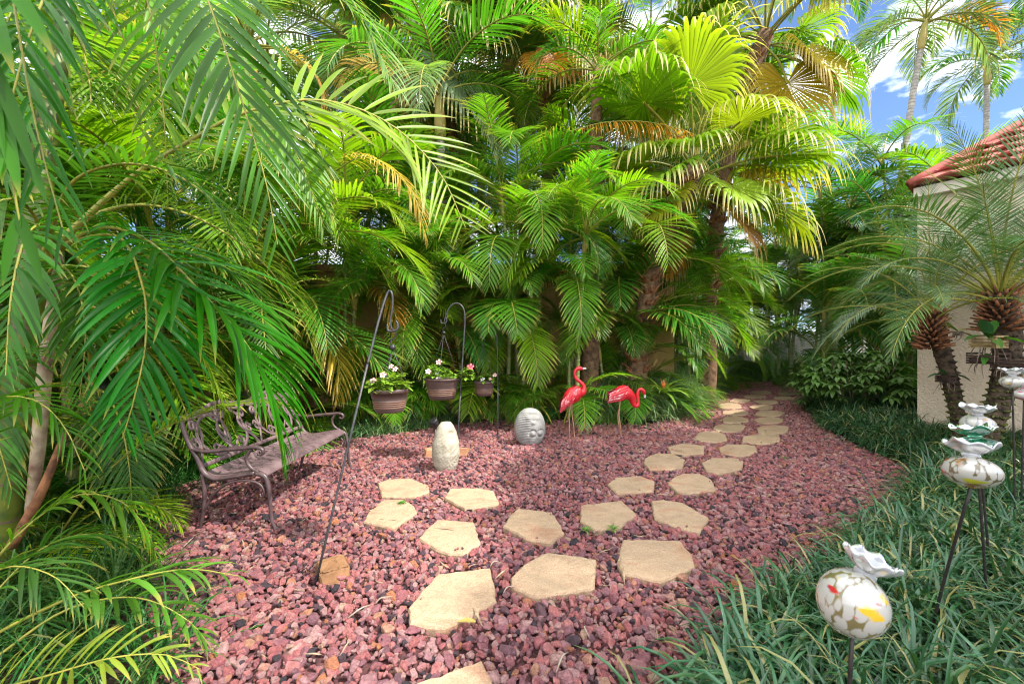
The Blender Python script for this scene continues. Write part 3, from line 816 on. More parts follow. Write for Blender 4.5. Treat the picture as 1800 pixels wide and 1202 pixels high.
g = NR(7)
def gravel_points(pitch, smin, smax, zc, zs, shrink):
    xs = np.arange(-4.2, 10.5, pitch); ys = np.arange(0.7, 15.2, pitch)
    X, Y = np.meshgrid(xs, ys); X = X.ravel() + g.uniform(-0.5, 0.5, X.size) * pitch; Y = Y.ravel() + g.uniform(-0.5, 0.5, Y.size) * pitch
    edge = g.normal(0, 0.05, X.size)
    k = inside(gravel_poly, X + edge, Y + g.normal(0, 0.05, X.size))
    k &= np.abs(X) < 1.32 * Y + 0.6
    X, Y = X[k], Y[k]
    k = np.ones(len(X), bool)
    for poly, c in stone_polys:
        pp = [(c[0] + (a - c[0]) * shrink, c[1] + (b - c[1]) * shrink) for a, b in poly]
        k &= ~inside(pp, X, Y)
    X, Y = X[k], Y[k]
    n = len(X)
    s = np.clip(g.lognormal(math.log((smin + smax) / 2), 0.38, n), smin * 0.6, smax * 1.7)
    pos = np.column_stack([X, Y, zc + g.uniform(-zs, zs, n)])
    rot = np.column_stack([g.normal(0, 0.5, n), g.normal(0, 0.5, n), g.uniform(0, 6.28, n)])
    scl = np.column_stack([s, s, s])
    return pos, rot, scl
A_, B_ = gravel_points(0.033, 0.0145, 0.0245, 0.011, 0.010, 1.03), gravel_points(0.040, 0.013, 0.022, -0.002, 0.007, 1.0)
pos, rot, scl = (np.vstack([a, b]) for a, b in zip(A_, B_))
stray = []
for poly, c in stone_polys:
    if c[1] > 6: continue
    for _ in range(int(g.integers(0, 4))):
        i = int(g.integers(0, len(poly))); q = g.uniform(.78, .96)
        a, b = poly[i], poly[(i + 1) % len(poly)]; t = g.random()
        x, y = a[0] + (b[0] - a[0]) * t, a[1] + (b[1] - a[1]) * t
        stray.append((c[0] + (x - c[0]) * q, c[1] + (y - c[1]) * q))
sn = len(stray)
pos = np.vstack([pos, np.column_stack([np.array(stray), np.full(sn, SZ + .006)])])
rot = np.vstack([rot, g.uniform(0, 6.28, (sn, 3))]); sz_ = g.uniform(.007, .014, sn); scl = np.vstack([scl, np.column_stack([sz_, sz_, sz_ * .8])])
rocks = [make_rock(i) for i in range(18)]
o = scatter("lava_gravel", rocks, pos, rot.astype(np.float32), scl.astype(np.float32), g.integers(0, 18, len(pos)).astype(np.int32))
tag(o, "red and purple lava gravel covering the garden floor", "gravel", kind='stuff')

# dry leaflets and husks that the palms drop
def litter_piece(i):
    r = NR(1500 + i); L_ = r.uniform(.08, .22); k = 7
    mb = MB(); x = np.linspace(0, L_, k); bend = r.uniform(-.03, .03); wd = r.uniform(.004, .009)
    vs_ = []
    for j in range(k):
        w = wd * math.sin(math.pi * (j + .6) / (k + .2)); y = bend * (j / k) ** 2; z = .006 * math.sin(j * 1.1 + i)
        vs_ += [(x[j], y - w, z), (x[j], y, z + w * .6), (x[j], y + w, z)]
    mb._put(vs_, [(j * 3 + c, j * 3 + c + 1, j * 3 + c + 4, j * 3 + c + 3) for j in range(k - 1) for c in (0, 1)])
    me = bpy.data.meshes.new(f"dry leaflet {i}"); me.from_pydata(mb.v, [], mb.f); me.materials.append(M['litter'])
    return bpy.data.objects.new(f"dry leaflet {i}", me)
n_ = 1500
lx, ly = g.uniform(-3.4, 9.5, n_), 1.2 + 12 * g.random(n_) ** 1.5
kk = inside(gravel_poly, lx, ly) & (g.random(n_) < np.where(lx < -1.0, 1.0, .55)); lx, ly = lx[kk], ly[kk]; n_ = len(lx)
o = scatter("leaf_litter", [litter_piece(i) for i in range(7)], np.column_stack([lx, ly, g.uniform(.034, .052, n_)]), np.column_stack([g.normal(0, .2, n_), g.normal(0, .15, n_), g.uniform(0, 6.28, n_)]).astype(np.float32),
            np.repeat(g.uniform(.35, .95, n_)[:, None], 3, 1).astype(np.float32), g.integers(0, 7, n_).astype(np.int32))
tag(o, "dry palm leaflets and straw scattered over the red gravel", "leaf litter", kind='stuff')

# ------------------------------------------------------------------ ground cover
def make_tuft(i, mat, blades=34, L=0.30, W=0.0075, spread=0.05, droop=1.5):
    r = NR(1200 + i)
    n = blades
    az = r.uniform(0, 6.283, n); el = np.radians(r.uniform(30, 84, n))
    d = np.stack([np.cos(az) * np.cos(el), np.sin(az) * np.cos(el), np.sin(el)], 1)
    p = np.stack([r.normal(0, spread, n), r.normal(0, spread, n), np.zeros(n)], 1)
    ln = L * r.uniform(0.6, 1.15, n); wd = W * r.uniform(0.7, 1.25, n); dr = droop * r.uniform(0.7, 1.5, n)
    bl = nrm(np.cross(d, [0, 0, 1.0])); segs = 6
    shape = np.interp(np.linspace(0, 1, segs + 1), [0, 0.3, 0.75, 1], [0.75, 1, 0.75, 0.05])
    rows, cur, dd = [], p.copy(), d.copy()
    for j in range(segs + 1):
        nl = nrm(np.cross(bl, dd))
        w_ = (wd * shape[j] * 0.5)[:, None]
        rows.append(np.stack([cur - bl * w_ + nl * w_ * 0.4, cur, cur + bl * w_ + nl * w_ * 0.4], 1))
        dd = nrm(dd + np.array([0, 0, -1.0]) * (dr * (0.3 + 1.4 * j / segs) / segs)[:, None])
        cur = cur + dd * (ln / segs)[:, None]
    A = np.stack(rows, 1); V = A.reshape(-1, 3)
    lf = np.zeros((n, segs + 1, 3, 3)); lf[..., 0] = np.linspace(0, 1, segs + 1)[None, :, None]; lf[..., 1] = r.random(n)[:, None, None]
    lf[..., 0] += np.where(r.random(n) < .05, .8, 0)[:, None, None]     # a few blades have dried out
    base = (np.arange(n) * (segs + 1) * 3)[:, None, None, None]
    r_ = (np.arange(segs) * 3)[None, :, None, None]; c_ = np.arange(2)[None, None, :, None]
    Q = (base + r_ + c_ + np.array([0, 1, 4, 3])[None, None, None, :]).reshape(-1, 4)
    me = leaf_mesh(f"tuft {i}", V, Q, np.zeros((0, 3), int), lf.reshape(-1, 3), [M[mat]])
    return bpy.data.objects.new(f"tuft {i}", me)

def bed(name, poly, pitch, mat, label, L=0.3, W=0.0075, hmin=0.7, hmax=1.2, seed=0, blades=34, clump=0.0, droop=1.7, rise=0.0, edge=None):
    r = NR(seed)
    xs = [p[0] for p in poly]; ys = [p[1] for p in poly]
    X, Y = np.meshgrid(np.arange(min(xs), max(xs), pitch), np.arange(min(ys), max(ys), pitch))
    X = X.ravel() + r.uniform(-.5, .5, X.size) * pitch; Y = Y.ravel() + r.uniform(-.5, .5, Y.size) * pitch
    k = inside(poly, X + r.normal(0, 0.03, X.size), Y + r.normal(0, 0.03, X.size)); X, Y = X[k], Y[k]
    n = len(X)
    if clump:   # thinner and thicker spots
        w = np.sin(X * 5.1 + 1.3) + np.sin(Y * 6.3) + np.sin((X + Y) * 3.7)
        k = r.random(n) < np.clip(0.7 + 0.3 * w, 1 - clump, 1); X, Y = X[k], Y[k]; n = len(X)
    s = r.uniform(hmin, hmax, n)
    Z = np.full(n, -0.01)
    if rise:     # the soil is heaped up behind the edge
        dmin = np.full(n, 9.0)
        for a, b in zip(edge[:-1], edge[1:]):
            ax, ay, bx, by = a[0], a[1], b[0], b[1]
            t = np.clip(((X - ax) * (bx - ax) + (Y - ay) * (by - ay)) / ((bx - ax) ** 2 + (by - ay) ** 2 + 1e-9), 0, 1)
            dmin = np.minimum(dmin, np.hypot(X - ax - t * (bx - ax), Y - ay - t * (by - ay)))
        Z += rise * np.clip(dmin / 0.4, 0, 1) ** 0.7
    o = scatter(name, [make_tuft(seed * 10 + i, mat, blades, L, W, droop=droop) for i in range(6)], np.column_stack([X, Y, Z]),
                np.column_stack([r.normal(0, .12, n), r.normal(0, .12, n), r.uniform(0, 6.28, n)]).astype(np.float32), np.column_stack([s, s, s * r.uniform(.8, 1.1, n)]).astype(np.float32), r.integers(0, 6, n).astype(np.int32))
    return tag(o, label, "ground cover", kind='stuff')

right_bed = [gp(*p) + Vector((0.17, 0, 0)) for p in RIGHT_EDGE] + [Vector((1.2, 0.75, 0)), Vector((2.6, 0.9, 0)), Vector((6.6, 4.6, 0)), Vector((5.78, 5.75, 0)), Vector((6.9, 6.9, 0)), Vector((9.6, 9.6, 0)), Vector((9.4, 11.5, 0))]
sheet("planting_bed", right_bed, -0.008, M['soil'])
bed("mondo_grass", right_bed, 0.085, 'grass', "dark blue green mondo grass filling the bed between gravel and house", L=0.37, W=0.0140, seed=1, blades=24, clump=0.4, droop=2.3, rise=0.13, edge=right_bed[:12])
back_bed = [gp(520, 790), gp(640, 768), gp(700, 762), gp(790, 748), gp(870, 738), gp(980, 738), Vector((1.1, 7.8, 0)), Vector((-1.2, 8.0, 0)), Vector((-3.4, 7.0, 0)), Vector((-3.0, 5.2, 0))]
bed("liriope_border", back_bed, 0.17, 'grass_light', "short liriope tufts along the back edge of the gravel", L=0.26, W=0.008, seed=2, blades=30, clump=0.35, hmin=.9, hmax=1.4)
mound = [gp(1040, 744), gp(1140, 745), gp(1222, 724), gp(1240, 702), gp(1288, 672), gp(1420, 670), gp(1440, 682), Vector((11.2, 15.5, 0)), Vector((7.0, 15.2, 0)), Vector((4.0, 10.0, 0)), Vector((1.3, 7.9, 0))]
bed("liriope_mound", mound, 0.13, 'grass_light', "pale arching liriope grass behind the feeding flamingo and along the path end", L=0.58, W=0.013, seed=3, blades=36, droop=2.3, rise=0.34, edge=mound[:7], hmin=.85, hmax=1.25)
left_bed = [gp(330, 1202), gp(292, 1080), gp(258, 990), gp(275, 925), gp(318, 868), Vector((-2.75, 4.4, 0)), Vector((-3.3, 5.4, 0)), Vector((-5.2, 5.4, 0)), Vector((-3.4, 1.7, 0)), Vector((-1.6, 1.0, 0))]
bed("liriope_corner", left_bed, 0.15, 'grass_mid', "long green liriope grass around the thick cane and behind the bench", L=0.42, W=0.009, seed=4, blades=30, clump=0.4)

# ------------------------------------------------------------------ house with tiled roof
Hc = Vector((5.74, 5.8, 0)); Hu = Vector((0.595, -0.804, 0)); Hv = Vector((0.804, 0.595, 0))
def hp(u, v, z): return Hc + Hu * u + Hv * v + Vector((0, 0, z))
house = empty("house", Hc, 0, "beige stucco house with a red tiled roof behind the two date palms", "house")
def rel(p): return p - Hc
EZ = 3.42
def block(mb, u0, u1, v0, v1, z0, z1):
    P8 = [rel(hp(u, v, z)) for z in (z0, z1) for u, v in ((u0, v0), (u1, v0), (u1, v1), (u0, v1))]
    mb._put(P8, [(3, 2, 1, 0), (4, 5, 6, 7), (0, 1, 5, 4), (1, 2, 6, 5), (2, 3, 7, 6), (3, 0, 4, 7)])
mb = MB(); block(mb, 0, 4.5, 0, 3.8, -0.1, EZ)
mb.build("wall", M['stucco'], house, smooth=False)
mb = MB(); block(mb, -0.02, 4.6, -0.12, 3.96, EZ + 0.002, EZ + 0.13)
mb.build("fascia", M['fascia'], house, smooth=False)
def tiled(mb, e0, e1, r0, r1, courses, wl=0.24):
    """courses of barrel tiles between the eave line e0-e1 and the ridge line r0-r1"""
    e0, e1, r0, r1 = (np.array(p) for p in (e0, e1, r0, r1))
    nn = np.cross(e1 - e0, r0 - e0); nn = nn / np.linalg.norm(nn)
    if nn[2] < 0: nn = -nn
    for c in range(courses):
        a, b = c / courses, (c + 1.12) / courses
        A0, A1 = e0 + (r0 - e0) * a, e1 + (r1 - e1) * a
        B0, B1 = e0 + (r0 - e0) * min(b, 1), e1 + (r1 - e1) * min(b, 1)
        L = np.linalg.norm(e1 - e0)
        n = max(4, int(np.linalg.norm(A1 - A0) / wl * 8))
        vs_, fs_ = [], []
        for i in range(n + 1):
            t = i / n
            pa, pb = A0 + (A1 - A0) * t, B0 + (B1 - B0) * t
            wa = abs(math.sin(np.dot(pa - e0, (e1 - e0)) / L / wl * math.pi)) * 0.05
            vs_ += [pa + (pb - pa) * .22 - nn * 0.01, pa + nn * (wa * .6 + 0.040), pa + nn * (wa * .6 + 0.066), pb + nn * (wa * 0.5 + 0.006)]
        for i in range(n):
            for k in (0, 1, 2):
                q = i * 4 + k
                fs_.append((q, q + 4, q + 5, q + 1))
        mb._put(vs_, fs_)
ez, rz_ = EZ + 0.13, EZ + 0.13 + 1.5
mb = MB()
e_far, e_near = rel(hp(-0.04, -0.20, ez)), rel(hp(4.7, -0.20, ez))
r_far, r_near = rel(hp(1.75, 1.9, rz_)), rel(hp(4.7, 1.9, rz_))
tiled(mb, e_far, e_near, r_far, r_near, 10)
tiled(mb, rel(hp(-0.18, 4.06, ez)), e_far, r_far, r_far, 11)
tiled(mb, rel(hp(4.7, 4.06, ez)), rel(hp(-0.18, 4.06, ez)), r_near, r_far, 11)
roof = mb.build("roof", M['roof'], house, smooth=False)
mb = MB(); mb.tube([e_far + Vector((0, 0, 0.06)), r_far + Vector((0, 0, 0.06))], 0.06, 10, 14); mb.tube([r_far + Vector((0, 0, 0.05)), r_near + Vector((0, 0, 0.05))], 0.07, 10, 14)
mb.build("ridge_cap", M['roof'], roof)
# neighbour's ochre wall behind the palms
mb = MB(); mb.box((-2.2, 8.95, 1.4), (11.4, 0.22, 3.0))
nw = mb.build("boundary_wall", M['tan_wall'], smooth=False); tag(nw, "tall ochre stucco wall hidden behind the areca palms", "wall", kind='thing')
mb = MB(); mb.box((-2.2, 8.95, 2.98), (11.6, 0.42, 0.16)); mb.build("coping", M['brick'], nw, smooth=False)
mb = MB(); mb.box((-8.35, 3.2, 1.5), (0.22, 11.6, 3.2))
sw = mb.build("side_wall", M['tan_wall'], smooth=False); tag(sw, "ochre side wall beyond the thicket left of the bench", "wall", kind='thing')
# white board fence at the end of the path
fe = empty("fence", (11.5, 17.6, 0), 0, "white vertical board fence beyond the end of the path", "fence")
mb = MB()
for i in range(46):
    mb.box((-4.6 + i * 0.2, 0, 0.95), (0.175, 0.03, 1.8))
mb.build("boards", M['fence'], fe, smooth=False)
mb = MB(); mb.box((0, 0.045, 0.35), (9.2, 0.06, 0.1)); mb.box((0, 0.045, 1.5), (9.2, 0.06, 0.1)); mb.build("rail", M['fence'], fe, smooth=False)

# ------------------------------------------------------------------ palms
def pick(lib, e, rng):
    """a frond mesh whose starting elevation is near e"""
    c = sorted(lib, key=lambda x: abs(x[0] - e))[:2]
    return c[int(rng.integers(0, 2))][1]

def mixcol(cols, rng):
    a, b = (np.array(cols[int(rng.integers(0, len(cols)))]) for _ in range(2))
    return tuple(np.clip(a + (b - a) * rng.uniform(0, 1), 0, 1) * rng.uniform(0.85, 1.15))

def palm_stem(root, rng, bx, by, h, lean, az, r0, mat='cane', shaft=True, name="stem"):
    tx, ty = bx + math.cos(az) * lean, by + math.sin(az) * lean
    mx, my = bx + math.cos(az) * lean * 0.35, by + math.sin(az) * lean * 0.35
    P = spline([(bx, by, -0.05), (mx, my, h * 0.5), (tx, ty, h)], 14)
    mb = MB(); mb.tube(P, [r0 * 1.35, r0 * 1.05, r0, r0 * 0.9], 10)
    mb.build(name, M[mat], root)
    top = Vector(P[-1])
    if shaft:
        d = Vector(P[-1] - P[-2]).normalized()
        L = 0.34 + 0.1 * h * 0.5
        mb = MB(); mb.tube([top - d * 0.02, top + d * L * 0.3, top + d * L * 0.7, top + d * L], [r0 * 0.95, r0 * 1.3, r0 * 0.95, r0 * 0.5], 10, 10)
        mb.build("crownshaft", M['cane_yellow'], root)
        top = top + d * L * 0.85
    return top

def crown(root, rng, top, nf, length, lib, cols, emax=80, emin=5, dry=0, az0=None, drycols=(YELLOW, ORANGE), pull=None, bias=0.0):
    az = rng.uniform(0, 6.28) if az0 is None else az0
    for i in range(nf):
        q = (i + 0.5) / nf
        e = emax + (emin - emax) * q + rng.normal(0, 5)
        a = az + i * 2.39996 + rng.normal(0, 0.15)
        if pull is not None and rng.random() < bias:
            a = pull + rng.normal(0, 0.75)
        s = length * rng.uniform(0.85, 1.12) * (0.8 + 0.2 * math.sin(q * math.pi))
        link("frond", pick(lib, e, rng), root, top + Vector((0, 0, -0.16 * q * min(1, length / 2))), a, s, mixcol(cols, rng))
    for i in range(dry):
        link("dry_frond", pick(ARECA_DRY if lib is ARECA else lib, rng.uniform(0, 35), rng), root, top + Vector((0, 0, -0.2)), rng.uniform(0, 6.28), length * rng.uniform(0.75, 0.95), mixcol(drycols, rng))

def areca(x, y, stems, hmin, hmax, nf, length, low, cols, label, seed, dry=0, spread=0.3, low_len=1.2, group="areca palms crowding the garden edge", front=-math.pi / 2, bias=0.35, r0=0.035):
    rng = NR(seed)
    root = empty("areca_palm", (x, y, 0), 0, label, "palm", group)
    for i in range(stems):
        a = rng.uniform(0, 6.28)
        bx, by = math.cos(a) * spread * rng.uniform(0.3, 1), math.sin(a) * spread * rng.uniform(0.3, 1)
        h = hmin + (hmax - hmin) * ((i + 0.5) / stems) + rng.uniform(-.15, .15)
        top = palm_stem(root, rng, bx, by, h, h * rng.uniform(0.03, 0.14), math.atan2(by, bx) + rng.normal(0, .3), r0 * rng.uniform(0.8, 1.25))
        crown(root, rng, top, max(5, nf - 1), length * 1.2, ARECA, cols, dry=(1 if i < dry - 1 else 0), pull=front, bias=bias)
    for i in range(low):
        e = rng.uniform(44, 82)
        a = front + rng.normal(0, 1.1)
        link("young_frond", pick(ARECA, e, rng), root, Vector((rng.normal(0, spread * .7), rng.normal(0, spread * .5), 0.02)), a, low_len * rng.uniform(0.85, 1.4), mixcol(cols, rng))
    return root

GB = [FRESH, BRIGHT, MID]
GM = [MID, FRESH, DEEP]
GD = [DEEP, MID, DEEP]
# left side, behind and beside the bench
areca(-4.3, 4.2, 4, 0.9, 3.2, 7, 1.9, 10, GB, "sunlit yellow green areca palm just behind the near end of the bench", 11, dry=1, front=-0.9)
areca(-3.45, 5.7, 4, 1.2, 3.4, 8, 1.9, 9, GB, "areca palm with pale green canes behind the far end of the bench", 12, dry=2, front=-1.2)
areca(-5.7, 6.4, 4, 2.2, 4.8, 8, 2.3, 4, GB, "tall areca palm filling the corner behind the bench palms", 13, dry=1, front=-0.9)
areca(-2.85, 7.2, 3, 1.5, 3.6, 8, 1.8, 8, GB, "areca palm with a golden frond above the leaning hook", 14, dry=3, front=-1.4)
areca(-6.0, 4.0, 3, 2.0, 4.4, 8, 2.4, 4, GM, "areca palm arching over from beyond the near end of the bench", 15, front=0.1)
areca(-3.75, 3.1, 3, 0.4, 1.2, 6, 1.25, 12, GM, "low bushy areca palm between the thick cane and the bench back", 16, front=-0.5, low_len=0.95)
areca(-4.1, 2.2, 2, 0.8, 2.2, 7, 1.5, 8, GM, "dark areca palm behind the thick ringed cane", 17, front=0.0)
# back row
areca(-1.75, 7.65, 3, 1.4, 4.3, 8, 1.9, 9, GB, "areca palm with a smooth green cane behind the hanging pots", 21, dry=2)
areca(-0.75, 7.75, 2, 0.6, 1.5, 6, 1.3, 9, GM, "low areca palm behind the smallest hanging pot", 22)
areca(0.35, 7.75, 4, 1.3, 4.1, 8, 1.75, 8, GB, "areca palm with yellow orange crownshafts behind the egg shaped stone", 23)
areca(1.2, 7.6, 3, 1.2, 2.6, 7, 1.4, 6, GM, "areca palm whose arching fronds hang over the standing flamingo", 24)
areca(3.3, 9.2, 3, 0.8, 1.9, 6, 1.4, 6, GM, "low areca palm at the foot of the fan palm", 25)
areca(4.5, 10.7, 4, 1.0, 2.8, 7, 1.8, 7, GM, "areca palm behind the pale grass mound, left of the path", 26, front=-0.9)
areca(5.6, 11.4, 3, 0.8, 3.0, 7, 1.9, 9, GB, "areca palm beside the middle of the winding path", 27, front=-0.8)
areca(6.5, 13.2, 4, 1.0, 3.6, 8, 2.0, 8, GM, "areca palm beside the far bend of the path", 28, front=-0.6)
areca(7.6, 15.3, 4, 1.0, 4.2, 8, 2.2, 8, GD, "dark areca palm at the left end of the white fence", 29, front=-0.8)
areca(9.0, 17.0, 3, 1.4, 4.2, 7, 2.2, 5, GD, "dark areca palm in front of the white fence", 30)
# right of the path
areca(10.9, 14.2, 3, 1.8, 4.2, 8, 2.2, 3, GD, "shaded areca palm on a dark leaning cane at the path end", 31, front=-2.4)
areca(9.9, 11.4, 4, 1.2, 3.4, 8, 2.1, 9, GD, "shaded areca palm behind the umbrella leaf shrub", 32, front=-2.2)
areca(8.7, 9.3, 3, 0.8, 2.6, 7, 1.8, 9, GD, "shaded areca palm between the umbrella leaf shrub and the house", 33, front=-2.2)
areca(12.2, 12.6, 4, 2.6, 5.0, 8, 2.4, 3, GM, "areca palm rising behind the house roof corner", 34, front=-2.2)
areca(11.0, 16.5, 4, 3.0, 6.0, 8, 2.4, 3, GM, "tall areca palm behind the path end under the blue sky", 35, front=-2.0)

def tall_palm(x, y, top, nf, length, cols, label, seed, trunk='cane_grey', r0=0.11, lib=TALL, shaft=True, dry=0, group="tall palms rising above the garden", emin=-10):
    rng = NR(seed)
    root = empty("tall_palm", (x, y, 0), 0, label, "palm", group)
    d = Vector(top) - Vector((x, y, 0))
    P = spline([(0, 0, -0.05), (d.x * 0.3, d.y * 0.3, d.z * 0.45), (d.x * 0.7, d.y * 0.7, d.z * 0.8), tuple(d)], 30)
    mb = MB(); mb.tube(P, [r0 * 1.5, r0 * 1.1, r0, r0 * 0.85], 12); mb.build("trunk", M[trunk], root)
    tp = Vector(P[-1])
    if shaft:
        dd = Vector(P[-1] - P[-3]).normalized()
        mb = MB(); mb.tube([tp - dd * .02, tp + dd * .3, tp + dd * .8, tp + dd * 1.1], [r0 * .9, r0 * 1.2, r0 * .85, r0 * .4], 10, 10); mb.build("crownshaft", M['cane_yellow'], root)
        tp = tp + dd * 1.0
    crown(root, rng, tp, nf, length, lib, cols, emax=76, emin=emin, dry=dry, drycols=(ORANGE, DEAD))
    return root

GG = [GREY, BLUE, MID]
tall_palm(10.9, 12.0, at(1618, 88, 12.2), 15, 2.7, GG, "grey leaning palm trunk with a drooping crown against the blue sky", 41, dry=1, r0=0.088)
tall_palm(19.0, 16.5, at(1735, 150, 16.5), 15, 3.0, GG, "farther palm with a short crownshaft above the red roof", 42, r0=0.105)
tall_palm(11.0, 14.5, at(1478, -60, 14.5), 11, 2.6, GM, "thin straight palm trunk in front of the blue sky gap", 43, r0=0.07, shaft=False)
tall_palm(20.0, 15.0, at(1850, -40, 15.0), 9, 3.0, GM, "palm crown cut off by the upper corner above the roof", 44, r0=0.15)
tall_palm(1.42, 7.55, at(1052, 120, 7.9), 12, 2.2, GB, "palm on a thick brown trunk behind the standing flamingo", 45, trunk='brown_trunk', r0=0.125, shaft=False)
tall_palm(-2.4, 9.6, at(682, 60, 9.4), 12, 2.6, [GREY, FRESH, MID], "pale grey palm trunk rising behind the wall at the top left", 46, r0=0.13, dry=2)
# second row beyond the wall
for i, (x, y, h, nm) in enumerate([(-8.5, 10.5, 6.2, "in the far corner beyond the wall"), (-6.2, 10.2, 7.4, "beyond the wall over the bench"), (-4.2, 10.6, 5.6, "beyond the wall above the leaning hook"),
                                   (-0.6, 10.2, 6.4, "beyond the wall above the hanging pots"), (1.0, 10.8, 7.6, "beyond the wall above the egg shaped stone"), (2.6, 11.5, 5.8, "beyond the wall behind the fan palm crown"),
                                   (4.4, 12.2, 7.8, "standing behind the fan palm beside the sky gap"), (6.0, 14.6, 6.6, "far back beside the sky gap above the path"), (-3.1, 12.4, 8.6, "farthest back beyond the wall on the left"),
                                   (-5.2, 8.1, 6.2, "on the garden side of the wall over the bench"), (-1.3, 8.2, 5.4, "on the garden side of the wall above the middle pot"), (0.2, 9.9, 8.4, "beyond the wall reaching the upper edge above the pots"), (-3.5, 9.4, 7.4, "close behind the wall above the leaning hook"),
                                   (3.2, 10.2, 8.2, "beyond the wall above the fan palm crown"), (-7.4, 7.4, 6.8, "in the corner beside the side wall"), (5.4, 11.4, 6.2, "beyond the path bend left of the sky gap")]):
    r_ = NR(600 + i)
    d = tall_palm(x, y, (x + r_.uniform(-.4, .4), y + r_.uniform(-.3, .3), h), 13, 2.9, [MID, FRESH, GREY], "tall green palm " + nm, 50 + i, r0=0.1, lib=ARECA, dry=1, emin=-15)
for i, (x, y, nm) in enumerate([(-7.2, 8.2, "beside the wall in the far left corner"), (-4.6, 8.3, "against the wall behind the bench palms"), (-2.2, 8.4, "against the wall behind the leaning hook"), (-0.3, 8.4, "against the wall behind the smallest pot"), (2.1, 8.5, "against the wall behind the flamingos")]):
    areca(x, y, 5, 1.0, 4.2, 9, 2.0, 13, [MID, FRESH, BRIGHT], "areca palm " + nm, 70 + i, dry=1, low_len=1.9)

# palms added out of view; their crowns shade the path and near fronds
for i, (x, y, h, nm) in enumerate([(8.4, -0.6, 8.8, "on the near lawn before the house"), (9.4, 1.2, 9.2, "at the near gable of the house"), (8.7, 1.9, 8.8, "close before the long house wall"), 
                                   (9.9, -0.6, 9.0, "beyond the near lawn"), (3.5, -.9, 9.2, "nearest the camera")]):
    tall_palm(x, y, (x + .1, y, h), 22, 1.7 if y == -.9 else 2.5, [MID, FRESH], "added unseen shade palm with a dense crown " + nm, 120 + i, r0=0.13, lib=ARECA, emin=-20)
# deep hedge of palms round the path end
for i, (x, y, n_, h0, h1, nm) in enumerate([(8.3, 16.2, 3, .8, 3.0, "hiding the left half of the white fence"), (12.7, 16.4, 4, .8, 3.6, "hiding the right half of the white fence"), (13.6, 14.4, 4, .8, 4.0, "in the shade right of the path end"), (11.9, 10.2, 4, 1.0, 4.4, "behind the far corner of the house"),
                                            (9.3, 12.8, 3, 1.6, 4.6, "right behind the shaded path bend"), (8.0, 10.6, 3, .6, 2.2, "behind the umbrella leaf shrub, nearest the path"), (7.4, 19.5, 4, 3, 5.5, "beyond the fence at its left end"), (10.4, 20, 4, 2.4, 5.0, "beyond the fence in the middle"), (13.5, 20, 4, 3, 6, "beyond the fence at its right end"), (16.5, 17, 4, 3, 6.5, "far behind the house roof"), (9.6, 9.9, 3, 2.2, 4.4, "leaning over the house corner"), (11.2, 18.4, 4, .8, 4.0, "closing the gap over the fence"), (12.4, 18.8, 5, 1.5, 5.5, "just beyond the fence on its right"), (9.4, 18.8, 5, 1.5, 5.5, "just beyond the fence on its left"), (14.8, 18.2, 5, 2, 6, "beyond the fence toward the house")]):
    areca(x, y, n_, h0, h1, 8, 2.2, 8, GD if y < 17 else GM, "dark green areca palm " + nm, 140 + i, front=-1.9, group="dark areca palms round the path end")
for i, (x, y, nm) in enumerate([(-5.4, 2.5, "at the photo edge behind the cane palm"), (-6.9, 5.4, "behind the row left of the bench"), (-7.5, 3.2, "farthest out beside the cane palm")]):
    areca(x, y, 4, .8, 4.0, 8, 2.2, 8, GM, "areca palm thicket " + nm, 160 + i, front=0.0)

areca(10.6, 10.9, 4, 4.0, 6.2, 8, 2.2, 2, [FRESH, BRIGHT, MID], "sunlit tall areca palm whose crown rises above the roof corner", 181, front=-2.2)
areca(9.5, 12.0, 3, 3.6, 6.0, 8, 2.2, 2, [FRESH, MID, GREY], "sunlit tall areca palm at the foot of the sky gap", 182, front=-2.0)
areca(8.9, 13.6, 3, 3.0, 4.6, 8, 2.2, 4, [MID, FRESH], "tall areca palm over the far bend of the path", 183, front=-1.6)
areca(-0.05, 7.35, 2, 1.7, 2.3, 7, 1.3, 4, [FRESH, MID], "areca palm arching between the egg shaped stone and the pots", 184, front=-1.5, bias=.6)
areca(0.95, 7.0, 2, 2.1, 2.9, 9, 1.6, 3, [FRESH, BRIGHT, MID], "areca palm with long combed fronds right over the egg shaped stone", 185, front=-1.6, bias=.6)
areca(2.0, 7.9, 2, .8, 1.5, 6, 1.3, 4, [MID, FRESH], "low areca palm filling the gap behind the two flamingos", 186)
areca(3.9, 9.5, 3, 1.4, 3.0, 8, 1.6, 4, [FRESH, MID], "areca palm right of the shaggy fan palm trunk", 187)

for i, (x, y, h, nm) in enumerate([(-6.0, 9.9, 3.6, "over the left end of the wall"), (-3.6, 9.9, 4.2, "over the wall left of the leaning hook"), (-1.8, 10.0, 3.8, "over the wall right of the leaning hook"), (0.4, 10.0, 4.4, "over the wall above the egg shaped stone"), (2.0, 10.0, 3.8, "over the wall above the standing flamingo"), (-4.7, 9.7, 3.6, "over the wall above the far arm of the bench"), (3.9, 10.6, 4.6, "past the end of the wall"), (5.0, 12.6, 4.6, "behind the bend of the path")]):
    areca(x, y, 3, h - .8, h + .8, 9, 2.0, 0, [MID, FRESH, DEEP], "areca palm crown showing " + nm, 210 + i, dry=1, group="areca palms beyond the wall")

